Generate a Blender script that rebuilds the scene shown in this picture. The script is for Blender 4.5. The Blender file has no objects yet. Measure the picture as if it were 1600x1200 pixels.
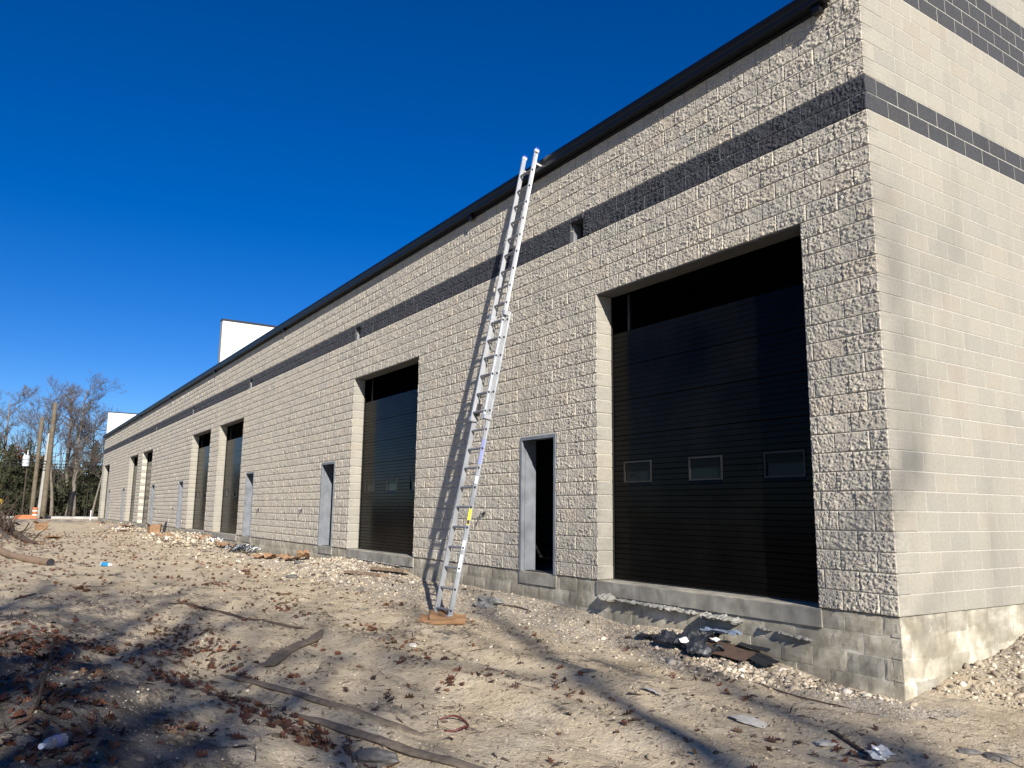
import bpy, bmesh, math, random
import numpy as np
from mathutils import Vector, Matrix

# ------------------------------------------------------------------ camera, sky, sun, exposure
scene = bpy.context.scene
COL = scene.collection
CAM = np.array([4.47893423, -7.43191031, 0.969361516])
YAW, PIT, ROL, FPX = 0.992715994, 0.161243036, 0.012048616, 1222.76486
_f = np.array([-math.sin(YAW)*math.cos(PIT), math.cos(YAW)*math.cos(PIT), math.sin(PIT)])
_r = np.array([math.cos(YAW), math.sin(YAW), 0.0])
_u = np.cross(_r, _f)
R2 = math.cos(ROL)*_r + math.sin(ROL)*_u
U2 = -math.sin(ROL)*_r + math.cos(ROL)*_u
cam = bpy.data.cameras.new('camera')
cam.sensor_width = 36.0
cam.lens = FPX/1600*36
cam.clip_start = 0.05
cam.clip_end = 2000
cam_o = bpy.data.objects.new('camera', cam)
COL.objects.link(cam_o)
cam_o.matrix_world = Matrix(((R2[0], U2[0], -_f[0], CAM[0]), (R2[1], U2[1], -_f[1], CAM[1]),
                             (R2[2], U2[2], -_f[2], CAM[2]), (0, 0, 0, 1)))
scene.camera = cam_o

SUN = np.array([3.0, -1.0, 1.65]); SUN = SUN/np.linalg.norm(SUN)
SUN_EL = math.asin(SUN[2]); SUN_ROT = math.atan2(SUN[0], SUN[1])
world = bpy.data.worlds.new('World'); scene.world = world; world.use_nodes = True
_nt = world.node_tree
_sky = _nt.nodes.new('ShaderNodeTexSky'); _sky.sky_type = 'NISHITA'; _sky.sun_disc = False
_sky.sun_elevation = SUN_EL; _sky.sun_rotation = SUN_ROT
_sky.air_density = 1.0; _sky.dust_density = 0.0; _sky.ozone_density = 5.0; _sky.altitude = 1500
_hs = _nt.nodes.new('ShaderNodeHueSaturation'); _hs.inputs['Saturation'].default_value = 1.32; _hs.inputs['Hue'].default_value = .514
_bg = _nt.nodes['Background']; _bg.inputs[1].default_value = 0.066
_nt.links.new(_sky.outputs[0], _hs.inputs['Color']); _nt.links.new(_hs.outputs[0], _bg.inputs[0])
sun = bpy.data.lights.new('sun', 'SUN'); sun.energy = 5.0; sun.angle = math.radians(0.53); sun.color = (1.0, 0.955, 0.89)
sun_o = bpy.data.objects.new('sun', sun); COL.objects.link(sun_o)
sun_o.rotation_euler = Vector(SUN).to_track_quat('Z', 'Y').to_euler()
sun_o.location = (30, -20, 30)
vs = scene.view_settings
scene.cycles.max_bounces = 5; scene.cycles.diffuse_bounces = 3; scene.cycles.glossy_bounces = 3; scene.cycles.transmission_bounces = 4
scene.cycles.use_denoising = True
vs.view_transform = 'Standard'; vs.look = 'None'; vs.exposure = 0.76; vs.gamma = 1.0; vs.use_curve_mapping = False

# ------------------------------------------------------------------ helpers
rng = np.random.default_rng(7)
random.seed(7)
C = 0.2032          # one course of block
PI = math.pi

def project(P):
    P = np.atleast_2d(np.asarray(P, float)) - CAM
    d = P @ _f
    return np.stack([800+FPX*(P@R2)/d, 600-FPX*(P@U2)/d, d], 1)

_perm = np.random.default_rng(3).permutation(512)
_perm = np.concatenate([_perm, _perm, _perm])
_grad = np.random.default_rng(4).uniform(0, 2*PI, 512)
_gx, _gy = np.cos(_grad), np.sin(_grad)
def pnoise(x, y, seed=0):
    x = np.asarray(x, float)+seed*17.31; y = np.asarray(y, float)+seed*9.77
    xi = np.floor(x).astype(int); yi = np.floor(y).astype(int)
    xf = x-xi; yf = y-yi
    u = xf*xf*xf*(xf*(xf*6-15)+10); v = yf*yf*yf*(yf*(yf*6-15)+10)
    def g(ix, iy, dx, dy):
        h = _perm[(_perm[ix & 511]+iy) & 511]
        return _gx[h]*dx+_gy[h]*dy
    a = g(xi, yi, xf, yf); b = g(xi+1, yi, xf-1, yf)
    c = g(xi, yi+1, xf, yf-1); d = g(xi+1, yi+1, xf-1, yf-1)
    return (a+(b-a)*u)*(1-v)+(c+(d-c)*u)*v
def fbm(x, y, oct=4, seed=0, gain=.5):
    t = 0; a = 1; s = 1
    for i in range(oct):
        t = t+a*pnoise(x*s, y*s, seed+i); a *= gain; s *= 2.03
    return t

def mesh_np(name, V, F, smooth=False):
    """V (n,3) ; F list of lists or (m,3)/(m,4) array"""
    me = bpy.data.meshes.new(name)
    V = np.asarray(V, np.float32)
    if isinstance(F, np.ndarray):
        m, k = F.shape
        me.vertices.add(len(V)); me.vertices.foreach_set('co', V.ravel())
        me.loops.add(m*k); me.loops.foreach_set('vertex_index', F.astype(np.int32).ravel())
        me.polygons.add(m); me.polygons.foreach_set('loop_start', np.arange(0, m*k, k, dtype=np.int32))
        me.polygons.foreach_set('loop_total', np.full(m, k, np.int32))
        me.update(calc_edges=True)
    else:
        me.from_pydata([tuple(map(float, v)) for v in V], [], F)
    if smooth:
        me.polygons.foreach_set('use_smooth', np.ones(len(me.polygons), bool))
    me.update()
    return me

def add(name, me, mat=None, parent=None, loc=(0, 0, 0), rot=(0, 0, 0), scale=(1, 1, 1)):
    o = bpy.data.objects.new(name, me)
    COL.objects.link(o)
    if mat is not None and me is not None and len(me.materials) == 0:
        me.materials.append(mat)
    o.location = loc; o.rotation_euler = rot; o.scale = scale
    if parent is not None:
        o.parent = parent
    return o
def empty(name, loc=(0, 0, 0), rotz=0):
    o = bpy.data.objects.new(name, None); COL.objects.link(o)
    o.location = loc; o.rotation_euler = (0, 0, rotz); o.empty_display_size = .2
    return o
def tag(o, label=None, cat=None, group=None, kind=None):
    if label: o['label'] = label
    if cat: o['category'] = cat
    if group: o['group'] = group
    if kind: o['kind'] = kind
    return o

class MB:
    """collects simple shapes for one mesh"""
    def __init__(s): s.V = []; s.F = []
    def add(s, V, F):
        n = len(s.V); s.V += [tuple(v) for v in V]; s.F += [[i+n for i in f] for f in F]
        return s
    def box(s, x0, x1, y0, y1, z0, z1):
        return s.add([(x0, y0, z0), (x1, y0, z0), (x1, y1, z0), (x0, y1, z0), (x0, y0, z1), (x1, y0, z1), (x1, y1, z1), (x0, y1, z1)],
                     [[0, 3, 2, 1], [4, 5, 6, 7], [0, 1, 5, 4], [1, 2, 6, 5], [2, 3, 7, 6], [3, 0, 4, 7]])
    def tube(s, pts, rad, n=6, cap=True):
        pts = [Vector(p) for p in pts]
        if not hasattr(rad, '__len__'): rad = [rad]*len(pts)
        V = []; F = []
        up = Vector((0, 0, 1))
        for i, p in enumerate(pts):
            d = (pts[min(i+1, len(pts)-1)]-pts[max(i-1, 0)])
            d = d.normalized() if d.length > 1e-9 else Vector((0, 0, 1))
            a = d.cross(up if abs(d.z) < .95 else Vector((1, 0, 0))).normalized(); b = d.cross(a)
            for k in range(n):
                t = 2*PI*k/n
                V.append(p+(a*math.cos(t)+b*math.sin(t))*rad[i])
        for i in range(len(pts)-1):
            for k in range(n):
                F.append([i*n+k, i*n+(k+1) % n, (i+1)*n+(k+1) % n, (i+1)*n+k])
        if cap:
            F.append(list(range(n))[::-1]); F.append([(len(pts)-1)*n+k for k in range(n)])
        return s.add(V, F)
    def prism(s, poly, x0, x1):
        """poly of (y,z) extruded along x"""
        n = len(poly)
        V = [(x0, y, z) for y, z in poly]+[(x1, y, z) for y, z in poly]
        F = [[i, (i+1) % n, n+(i+1) % n, n+i] for i in range(n)]+[list(range(n))[::-1], [n+i for i in range(n)]]
        return s.add(V, F)
    def lathe(s, prof, n=12, c=(0, 0, 0)):
        V = []; F = []
        for r, z in prof:
            for k in range(n):
                t = 2*PI*k/n; V.append((c[0]+r*math.cos(t), c[1]+r*math.sin(t), c[2]+z))
        for i in range(len(prof)-1):
            for k in range(n):
                F.append([i*n+k, i*n+(k+1) % n, (i+1)*n+(k+1) % n, (i+1)*n+k])
        return s.add(V, F)
    def mesh(s, name, smooth=False, fix=True):
        me = mesh_np(name, s.V, s.F, smooth)
        if fix:
            bm = bmesh.new(); bm.from_mesh(me); bmesh.ops.recalc_face_normals(bm, faces=bm.faces); bm.to_mesh(me); bm.free()
        return me

# ------------------------------------------------------------------ materials
def new_mat(name):
    m = bpy.data.materials.new(name); m.use_nodes = True
    nt = m.node_tree; return m, nt, nt.nodes['Principled BSDF']
def nd(nt, t, **kw):
    n = nt.nodes.new(t)
    for k, v in kw.items():
        if k in n.inputs.keys(): n.inputs[k].default_value = v
        else: setattr(n, k, v)
    return n
def rgba(c): return (c[0], c[1], c[2], 1)
def position(nt): return nt.nodes.new('ShaderNodeNewGeometry').outputs['Position']
def objco(nt): return nt.nodes.new('ShaderNodeTexCoord').outputs['Object']
def noise(nt, vec, scale, detail=4, rough=.55):
    n = nd(nt, 'ShaderNodeTexNoise'); n.inputs['Scale'].default_value = scale
    n.inputs['Detail'].default_value = detail; n.inputs['Roughness'].default_value = rough
    nt.links.new(vec, n.inputs['Vector']); return n.outputs['Fac']
def ramp(nt, fac, stops):
    r = nt.nodes.new('ShaderNodeValToRGB'); cr = r.color_ramp
    while len(cr.elements) < len(stops): cr.elements.new(.5)
    for e, (p, c) in zip(cr.elements, stops):
        e.position = p; e.color = rgba(c) if hasattr(c, '__len__') else (c, c, c, 1)
    nt.links.new(fac, r.inputs[0]); return r.outputs[0]
def mix(nt, fac, a, b, blend='MIX'):
    m = nt.nodes.new('ShaderNodeMix'); m.data_type = 'RGBA'; m.blend_type = blend
    for s, v in ((m.inputs[0], fac), (m.inputs[6], a), (m.inputs[7], b)):
        if isinstance(v, (int, float)): s.default_value = v
        elif isinstance(v, tuple): s.default_value = rgba(v)
        else: nt.links.new(v, s)
    return m.outputs[2]
def math_n(nt, op, a, b=0.0, clamp=False):
    m = nt.nodes.new('ShaderNodeMath'); m.operation = op; m.use_clamp = clamp
    for s, v in ((m.inputs[0], a), (m.inputs[1], b)):
        if isinstance(v, (int, float)): s.default_value = v
        else: nt.links.new(v, s)
    return m.outputs[0]
def attr(nt, name):
    a = nt.nodes.new('ShaderNodeAttribute'); a.attribute_name = name; return a.outputs['Fac']
def bump(nt, bsdf, height, strength=.5, dist=.01, prev=None):
    b = nt.nodes.new('ShaderNodeBump'); b.inputs['Strength'].default_value = strength; b.inputs['Distance'].default_value = dist
    nt.links.new(height, b.inputs['Height'])
    if prev is not None: nt.links.new(prev, b.inputs['Normal'])
    if bsdf is not None: nt.links.new(b.outputs[0], bsdf.inputs['Normal'])
    return b.outputs[0]
def rnd(nt):
    oi = nt.nodes.new('ShaderNodeObjectInfo').outputs['Random']
    return math_n(nt, 'FRACT', math_n(nt, 'ADD', oi, attr(nt, 'rnd')))

def simple(name, col, rough=.8, metal=0.0, var=.25, vscale=6, bscale=None, bstr=.3, bdist=.005, spec=.5, world_co=True):
    m, nt, b = new_mat(name)
    v = position(nt) if world_co else objco(nt)
    n = noise(nt, v, vscale, 5)
    lo = tuple(x*(1-var) for x in col); hi = tuple(min(1, x*(1+var)) for x in col)
    nt.links.new(ramp(nt, n, [(.3, lo), (.7, hi)]), b.inputs['Base Color'])
    b.inputs['Roughness'].default_value = rough; b.inputs['Metallic'].default_value = metal
    b.inputs['Specular IOR Level'].default_value = spec
    if bscale: bump(nt, b, noise(nt, v, bscale, 6), bstr, bdist)
    return m

def block_mat(name, dark, mid, light, speck=(.3, .28, .25), bstr=.7, bdist=.012, fine=170, rough=.92, big=.12):
    m, nt, b = new_mat(name)
    v = position(nt)
    n1 = noise(nt, v, 28, 3, .65)
    col = ramp(nt, n1, [(.28, dark), (.5, mid), (.72, light)])
    n2 = noise(nt, v, 2.2, 1)
    col = mix(nt, math_n(nt, 'MULTIPLY', n2, big*2), col, dark)
    mp = nt.nodes.new('ShaderNodeMapping'); mp.inputs['Scale'].default_value = (2.6, 2.6, .5); nt.links.new(v, mp.inputs['Vector'])
    st = ramp(nt, noise(nt, mp.outputs[0], 1.0, 2, .6), [(.54, 0.0), (.72, .22)])
    col = mix(nt, st, col, tuple(c_*.62 for c_ in dark))
    k = ramp(nt, rnd(nt), [(0, (.88, .885, .89)), (.3, (1, .99, .98)), (.6, (.95, .945, .93)), (.8, (1.04, 1.03, 1.0)), (1, (1.0, .955, .91))])
    col = mix(nt, 1.0, col, k, 'MULTIPLY')
    sp = ramp(nt, noise(nt, v, 140, 0), [(.36, 1.0), (.42, 0.0)])
    col = mix(nt, math_n(nt, 'MULTIPLY', sp, .55), col, speck)
    nt.links.new(col, b.inputs['Base Color'])
    b.inputs['Roughness'].default_value = rough; b.inputs['Specular IOR Level'].default_value = .25
    bump(nt, b, noise(nt, v, fine*.5, 2, .75), bstr, bdist)
    return m

M = {}
M['split'] = block_mat('split_face_beige', (.435, .39, .31), (.55, .50, .405), (.645, .593, .49), speck=(.32, .288, .235), bstr=.7, bdist=.010)
M['split_dark'] = block_mat('split_face_charcoal', (.028, .029, .034), (.05, .052, .06), (.085, .088, .1), speck=(.12, .12, .13), bstr=.7, bdist=.010)
M['smooth'] = block_mat('smooth_block_beige', (.272, .254, .209), (.311, .291, .242), (.35, .329, .276), speck=(.27, .25, .212), bstr=.35, bdist=.004, fine=220, big=.18)
M['smooth_dark'] = block_mat('smooth_block_charcoal', (.038, .0385, .041), (.052, .053, .056), (.072, .073, .077), speck=(.09, .09, .095), bstr=.25, bdist=.004, fine=220)
M['mortar'] = simple('mortar_pale', (.415, .394, .338), .95, var=.15, vscale=18, bscale=90, bstr=.4, bdist=.004, spec=.2)
M['mortar_front'] = simple('mortar_grey_beige', (.48, .437, .36), .95, var=.2, vscale=18, bscale=90, bstr=.4, bdist=.004, spec=.2)

def foundation_mat(name, wet):
    m, nt, b = new_mat(name)
    v = position(nt)
    base = ramp(nt, noise(nt, v, 7, 6, .6), [(.25, (.27, .245, .19)), (.5, (.42, .387, .31)), (.75, (.55, .515, .43))])
    k = ramp(nt, rnd(nt), [(0, (.74, .74, .74)), (.35, (.92, .91, .88)), (.7, (1.05, 1.02, .95)), (1, (1.3, 1.3, 1.28))])
    base = mix(nt, 1.0, base, k, 'MULTIPLY')
    stain = ramp(nt, noise(nt, v, 1.7, 5, .6), [(.42, 1.0), (.62, 0.0)])
    base = mix(nt, math_n(nt, 'MULTIPLY', stain, wet), base, (.17, .15, .11))
    cream = ramp(nt, noise(nt, v, 2.6, 4, .6), [(.60, 0.0), (.68, 1.0)])
    base = mix(nt, math_n(nt, 'MULTIPLY', cream, .45), base, (.42, .37, .28))
    nt.links.new(base, b.inputs['Base Color']); b.inputs['Roughness'].default_value = .93
    b.inputs['Specular IOR Level'].default_value = .2
    h = math_n(nt, 'ADD', noise(nt, v, 40, 8, .65), math_n(nt, 'MULTIPLY', noise(nt, v, 9, 3), .8))
    bump(nt, b, h, .5, .008)
    return m
M['foundation'] = foundation_mat('foundation_block_grey', .55)
M['foundation_mortar'] = foundation_mat('smeared_mortar', .75)
M['concrete'] = simple('sill_concrete', (.28, .26, .215), .88, var=.38, vscale=3.5, bscale=60, bstr=.3, bdist=.004, spec=.3)
M['rough_concrete'] = simple('rough_concrete', (.27, .26, .23), .95, var=.35, vscale=12, bscale=45, bstr=.9, bdist=.02, spec=.2)
M['gutter'] = simple('gutter_black_metal', (.004, .0042, .005), .36, 0, var=.15, vscale=3, bscale=2.5, bstr=.12, bdist=.03, spec=.3)
M['door'] = simple('black_door_paint', (.0030, .0029, .0028), .17, 0, var=.6, vscale=1.3, bscale=9, bstr=.03, bdist=.01, spec=.085)
M['door_frame_black'] = simple('black_track_metal', (.012, .012, .013), .5, 0, var=.1)
M['seal'] = simple('dark_window_frame', (.010, .010, .010), .6, 0, var=.1)
M['steel_frame'] = simple('primed_grey_steel', (.165, .175, .19), .45, 0.0, var=.22, vscale=4, bscale=30, bstr=.06, bdist=.004, spec=.5)
M['lintel_shade'] = simple('dark_lintel_shade', (.10, .10, .098), .7, 0, var=.15)
M['threshold'] = simple('threshold_metal', (.10, .10, .10), .45, .6, var=.1)
M['interior'] = simple('interior_block', (.12, .12, .12), .9, var=.15)
M['white_panel'] = simple('white_parapet_skin', (.66, .67, .68), .7, var=.03, vscale=1.2, spec=.3)
M['cap'] = simple('dark_coping_metal', (.007, .0072, .008), .5, 0, var=.1)
M['roof'] = simple('grey_metal_roof', (.22, .23, .24), .5, 0, var=.1)
M['aluminium'] = simple('ladder_aluminium', (.52, .53, .54), .45, .55, var=.06, vscale=9, bscale=120, bstr=.05, bdist=.002)
M['aluminium_dull'] = simple('dull_aluminium', (.40, .41, .42), .48, .55, var=.12, vscale=9)
M['rung_alu'] = simple('rung_aluminium', (.27, .27, .28), .5, .5, var=.1, vscale=20)  # darker than the rails: shade of the rung undersides put into the colour
M['hardware'] = simple('dark_steel_hardware', (.05, .05, .055), .5, .6, var=.1)
M['blue_plastic'] = simple('blue_plastic_cap', (.02, .06, .32), .4, var=.1)
M['yellow_label'] = simple('yellow_sticker', (.78, .62, .03), .5, var=.05)
M['white_label'] = simple('white_sticker', (.72, .74, .76), .5, var=.12, vscale=60)
M['purple_label'] = simple('blue_sticker', (.20, .22, .42), .5, var=.1)
M['kraft'] = simple('kraft_paper', (.26, .145, .07), .75, var=.14, vscale=7, bscale=30, bstr=.15, bdist=.004, spec=.3)
M['cardboard'] = simple('torn_cardboard', (.26, .155, .085), .85, var=.3, vscale=8, bscale=40, bstr=.2, bdist=.003, spec=.2)
M['plank'] = simple('weathered_plank', (.25, .18, .115), .85, var=.35, vscale=14, bscale=60, bstr=.4, bdist=.004, spec=.2)
M['grey_wood'] = simple('grey_weathered_wood', (.17, .135, .10), .92, var=.35, vscale=16, bscale=50, bstr=.6, bdist=.006, spec=.2)
M['stick'] = simple('dark_bark', (.075, .055, .042), .9, var=.4, vscale=25, bscale=80, bstr=.5, bdist=.003, spec=.2)
M['black_sheet'] = simple('black_roofing_sheet', (.018, .02, .024), .45, var=.3, vscale=12, bscale=30, bstr=.2, bdist=.004)
M['blue_grey_sheet'] = simple('grey_blue_membrane', (.16, .19, .24), .5, var=.2)
M['brown_board'] = simple('brown_fibre_board', (.085, .055, .04), .85, var=.12, spec=.2)
M['white_scrap'] = simple('white_paper_scrap', (.78, .78, .78), .7, var=.08, vscale=30)
M['foil'] = simple('silver_foil', (.62, .61, .59), .4, .3, var=.1, vscale=30)
M['red_plastic'] = simple('red_plastic', (.10, .02, .017), .5, var=.2)
M['can_blue'] = simple('blue_can', (.03, .28, .58), .35, .2, var=.06)
M['pipe_brown'] = simple('brown_tube', (.22, .155, .10), .8, var=.2, vscale=8, bscale=30, bstr=.3, bdist=.006, spec=.3)
M['stone_pale'] = simple('pale_stone', (.46, .43, .37), .9, var=.25, vscale=18, bscale=60, bstr=.5, bdist=.006, spec=.2)
M['stone_dark'] = simple('dark_grey_stone', (.13, .122, .11), .85, var=.3, vscale=18, bscale=60, bstr=.5, bdist=.006, spec=.3)
M['pole_wood'] = simple('creosote_pole', (.13, .105, .07), .9, var=.25, vscale=3, bscale=14, bstr=.4, bdist=.02, spec=.2)
M['pole_pale'] = simple('pale_pole', (.30, .285, .255), .85, var=.12, vscale=3, spec=.3)
M['transformer'] = simple('transformer_grey', (.50, .52, .53), .5, 0, var=.08, vscale=3)
M['orange'] = simple('safety_orange', (.42, .13, .04), .6, var=.12)
M['white_stripe'] = simple('reflective_white', (.75, .75, .75), .5, var=.05)
M['asphalt'] = simple('asphalt', (.06, .06, .06), .9, var=.25, vscale=2, bscale=60, bstr=.3, bdist=.01, spec=.3)
M['kerb'] = simple('kerb_concrete', (.38, .37, .34), .9, var=.2, vscale=2, spec=.2)
M['bark_grey'] = simple('grey_bark', (.17, .145, .115), .92, var=.35, vscale=5, bscale=12, bstr=.6, bdist=.03, spec=.15)
M['twig'] = simple('brown_twig', (.105, .085, .07), .92, var=.3, vscale=2, spec=.15)
M['bark_dark'] = simple('dark_bark_trunk', (.06, .048, .036), .92, var=.35, vscale=6, spec=.15)
def leafy(name, a, b_, rough=.7):
    m, nt, b = new_mat(name)
    v = position(nt)
    col = ramp(nt, noise(nt, v, 1.1, 5, .7), [(.32, a), (.68, b_)])
    nt.links.new(col, b.inputs['Base Color']); b.inputs['Roughness'].default_value = rough
    b.inputs['Specular IOR Level'].default_value = .2
    return m
M['needle'] = leafy('dark_green_needles', (.018, .026, .012), (.062, .062, .030))
M['needle_olive'] = leafy('olive_needles', (.045, .045, .016), (.085, .08, .03))
M['brown_leaf_tree'] = leafy('withered_brown_leaves', (.075, .035, .02), (.16, .075, .04))
M['yellow_leaf'] = leafy('yellow_leaves', (.48, .33, .03), (.65, .48, .06))

def leaf_ground():
    m, nt, b = new_mat('fallen_oak_leaf')
    r = attr(nt, 'rnd')
    col = ramp(nt, r, [(0, (.035, .022, .015)), (.35, (.07, .03, .018)), (.6, (.105, .036, .018)), (.8, (.145, .058, .026)), (1, (.11, .07, .042))])
    nt.links.new(col, b.inputs['Base Color']); b.inputs['Roughness'].default_value = .6
    b.inputs['Specular IOR Level'].default_value = .3
    return m
M['leaf'] = leaf_ground()
def pebble_mat():
    m, nt, b = new_mat('gravel_stone')
    r = attr(nt, 'rnd')
    col = ramp(nt, r, [(0, (.11, .095, .08)), (.25, (.27, .22, .155)), (.55, (.42, .345, .245)), (.85, (.52, .445, .335)), (1, (.62, .56, .46))])
    nz = ramp(nt, noise(nt, position(nt), 90, 4), [(.3, .8), (.7, 1.1)])
    nt.links.new(mix(nt, 1.0, col, nz, 'MULTIPLY'), b.inputs['Base Color'])
    b.inputs['Roughness'].default_value = .88; b.inputs['Specular IOR Level'].default_value = .25
    return m
M['pebble'] = pebble_mat()
def chip_mat():
    m, nt, b = new_mat('bark_chip')
    r = attr(nt, 'rnd')
    col = ramp(nt, r, [(0, (.035, .025, .018)), (.5, (.085, .055, .035)), (1, (.17, .12, .08))])
    nt.links.new(col, b.inputs['Base Color']); b.inputs['Roughness'].default_value = .9
    return m
M['chip'] = chip_mat()

def ground_mat():
    m, nt, b = new_mat('sandy_soil')
    v = position(nt)
    sand = ramp(nt, noise(nt, v, 1.6, 4, .62), [(.28, (.39, .312, .205)), (.5, (.515, .422, .288)), (.75, (.59, .497, .355))])
    grain = ramp(nt, noise(nt, v, 120, 1, .7), [(.3, .78), (.7, 1.15)])
    sand = mix(nt, 1.0, sand, grain, 'MULTIPLY')
    soil = ramp(nt, noise(nt, v, 5, 5, .7), [(.3, (.075, .062, .05)), (.5, (.15, .13, .105)), (.72, (.29, .26, .22))])
    soil = mix(nt, 1.0, soil, ramp(nt, noise(nt, v, 150, 1, .7), [(.3, .65), (.7, 1.35)]), 'MULTIPLY')
    mp = nt.nodes.new('ShaderNodeMapping'); mp.inputs['Scale'].default_value = (.45, 1.3, 1); nt.links.new(v, mp.inputs['Vector'])
    patch = noise(nt, mp.outputs[0], 1.5, 6, .7)
    f = math_n(nt, 'ADD', attr(nt, 'soil'), math_n(nt, 'MULTIPLY', math_n(nt, 'SUBTRACT', patch, .5), 2.4))
    f = ramp(nt, f, [(.40, 0.0), (.62, 1.0)])
    col = mix(nt, f, sand, soil)
    fl = ramp(nt, noise(nt, v, 10, 3, .75), [(.56, 0.0), (.68, .5)])
    col = mix(nt, fl, col, (.10, .078, .055))
    # mixed grit: small stones of several tones
    vo = nd(nt, 'ShaderNodeTexVoronoi'); vo.inputs['Scale'].default_value = 62; nt.links.new(v, vo.inputs['Vector'])
    sep = nt.nodes.new('ShaderNodeSeparateColor'); nt.links.new(vo.outputs['Color'], sep.inputs[0])
    stone = ramp(nt, sep.outputs[0], [(0, (.16, .14, .12)), (.4, (.36, .31, .24)), (.8, (.52, .47, .39)), (1, (.64, .60, .53))])
    gsel = math_n(nt, 'ADD', attr(nt, 'gravel'), math_n(nt, 'MULTIPLY', math_n(nt, 'SUBTRACT', noise(nt, v, 2.3, 5, .6), .5), 1.2))
    gsel = math_n(nt, 'MULTIPLY', ramp(nt, gsel, [(.35, 0.0), (.75, 1.0)]), ramp(nt, sep.outputs[1], [(.35, 0.0), (.4, 1.0)]))
    col = mix(nt, gsel, col, stone)
    nt.links.new(col, b.inputs['Base Color']); b.inputs['Roughness'].default_value = .95
    b.inputs['Specular IOR Level'].default_value = .15
    vh = math_n(nt, 'MULTIPLY', math_n(nt, 'SUBTRACT', .6, vo.outputs['Distance']), gsel)
    h = math_n(nt, 'ADD', math_n(nt, 'MULTIPLY', noise(nt, v, 16, 5, .72), 2.2), vh)
    bump(nt, b, h, .9, .018)
    return m
M['ground'] = ground_mat()

# ------------------------------------------------------------------ ground
_wx = np.array([-200, -68.8, -55.3, -44.5, -35.3, -28.8, -25, -22.3, -18.7, -16.2, -14.2, -11.5, -10.75, -10, -8.3, -6.6, -5.7, -4.5, -3.9, -3, -2.4, -1.4, -.7, 0, 3])
_wz = np.array([-.34, -.34, -.27, -.33, -.33, -.23, -.34, -.48, -.42, -.34, -.24, -.25, -.32, -.41, -.39, -.40, -.43, -.5, -.56, -.48, -.51, -.66, -.77, -.77, -.75])
def _sm(t): t = np.clip(t, 0, 1); return t*t*(3-2*t)
def ground_parts(x, y):
    x = np.asarray(x, float); y = np.asarray(y, float)
    wb = np.interp(x, _wx, _wz)
    mid = np.interp(x, [-200, -90, -60, -30, -14, -7, -3, 2, 6, 40], [-.34, -.34, -.36, -.48, -.55, -.60, -.66, -.72, -.70, -.6])
    t = _sm(-y/np.interp(x, [-16, -11, -4, 0], [1.6, 1.4, 1.1, .8]))
    z = wb*(1-t)+mid*t
    # beside the end wall the spoil rises away from the corner
    sb = np.interp(y, [-.5, 0, .62, 1, 1.6, 2.1, 2.4, 4, 7, 30], [-.75, -.76, -.68, -.57, -.49, -.40, -.30, .02, .15, .1])
    lo = np.interp(y, [-.5, 1.0, 2.5, 4.5, 8, 30], [-.72, -.70, -.5, -.12, .1, .1])
    s = _sm((x-.1)/1.5)
    zr = sb*(1-s)+lo*s
    wr = _sm((x+.35)/.4)*_sm((y+.45)/.5)
    z = z*(1-wr)+zr*wr
    # dark soil mound in the left foreground and the leafy bank at the far left
    m1 = np.exp(-(((x+1.6)/2.7)**2+((y+7.35)/1.25)**2))
    m2 = np.exp(-(((x+5.5)/2.6)**2+((y+7.8)/1.5)**2))
    z = z+.46*m1+.18*m2
    bank = _sm((-y-6.0-.15*(x+35)*0)/2.2)*_sm((-x-27)/4)*_sm((x+62)/8)
    z = z+1.15*bank
    bank2 = _sm((-y-8.6)/3)*_sm((-x+2)/6)
    z = z+.7*bank2
    # wheel ruts in the middle of the yard
    near = np.exp(-((x+1)/9)**2)
    for c0, w, a in ((-3.55, .22, -.06), (-3.15, .14, .045), (-5.1, .22, -.06), (-4.72, .15, .045), (-2.3, .25, -.04), (-1.95, .14, .03)):
        yy = c0+.35*np.sin(x*.35)+.05*(x+2)*0
        z = z+a*np.exp(-((y-yy)/w)**2)*near
    return z, m1, m2, bank, bank2, wr
def gz_arr(x, y):
    z, m1, m2, bank, bank2, wr = ground_parts(x, y)
    x = np.asarray(x, float); y = np.asarray(y, float)
    rough = .65+1.1*np.clip(m1+m2+bank, 0, 1)
    flat = _sm((x+75)/12)*.9+.1                      # flatten towards the road
    wallf = np.where(y > 1.0, .5, 1)
    n = .060*fbm(x/2.3, y/1.5, 3, 1)+.040*fbm(x/.6, y/.36, 3, 5)+.020*np.abs(fbm(x/.2, y/.13, 3, 9))*rough
    n = n+.05*fbm(x/.8+3, y/.5, 2, 22)*np.clip(m1+m2, 0, 1)
    return z+n*rough*flat*wallf
def gz(x, y): return float(gz_arr(np.array([x]), np.array([y]))[0])

def spread(a, b, d0, grow, dmax):
    out = [a]; d = d0; s = 1 if b > a else -1
    while (b-out[-1])*s > 0:
        out.append(out[-1]+s*d); d = min(d*grow, dmax)
    return out[1:]
xs = np.array(sorted(spread(-12.0, -420, .05, 1.035, 12)+list(np.arange(-12.0, 6.5, .042))+spread(6.5, 320, .06, 1.12, 15)))
ys = np.array(sorted(spread(-9.2, -320, .06, 1.12, 15)+list(np.arange(-9.2, 2.6, .042))+spread(2.6, 320, .06, 1.12, 15)))
GX, GY = np.meshgrid(xs, ys, indexing='ij')
GZ = gz_arr(GX, GY)
_, m1, m2, bk, bk2, wr = ground_parts(GX, GY)
soil = .17+.75*np.clip(m1*1.25, 0, 1)+.65*np.clip(m2, 0, 1)+.8*bk+.6*bk2
soil += .16*_sm((-GX-2)/8)*_sm((-GY-3.2)/3)
soil += .30*np.exp(-((GX+75)/9)**2)
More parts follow.
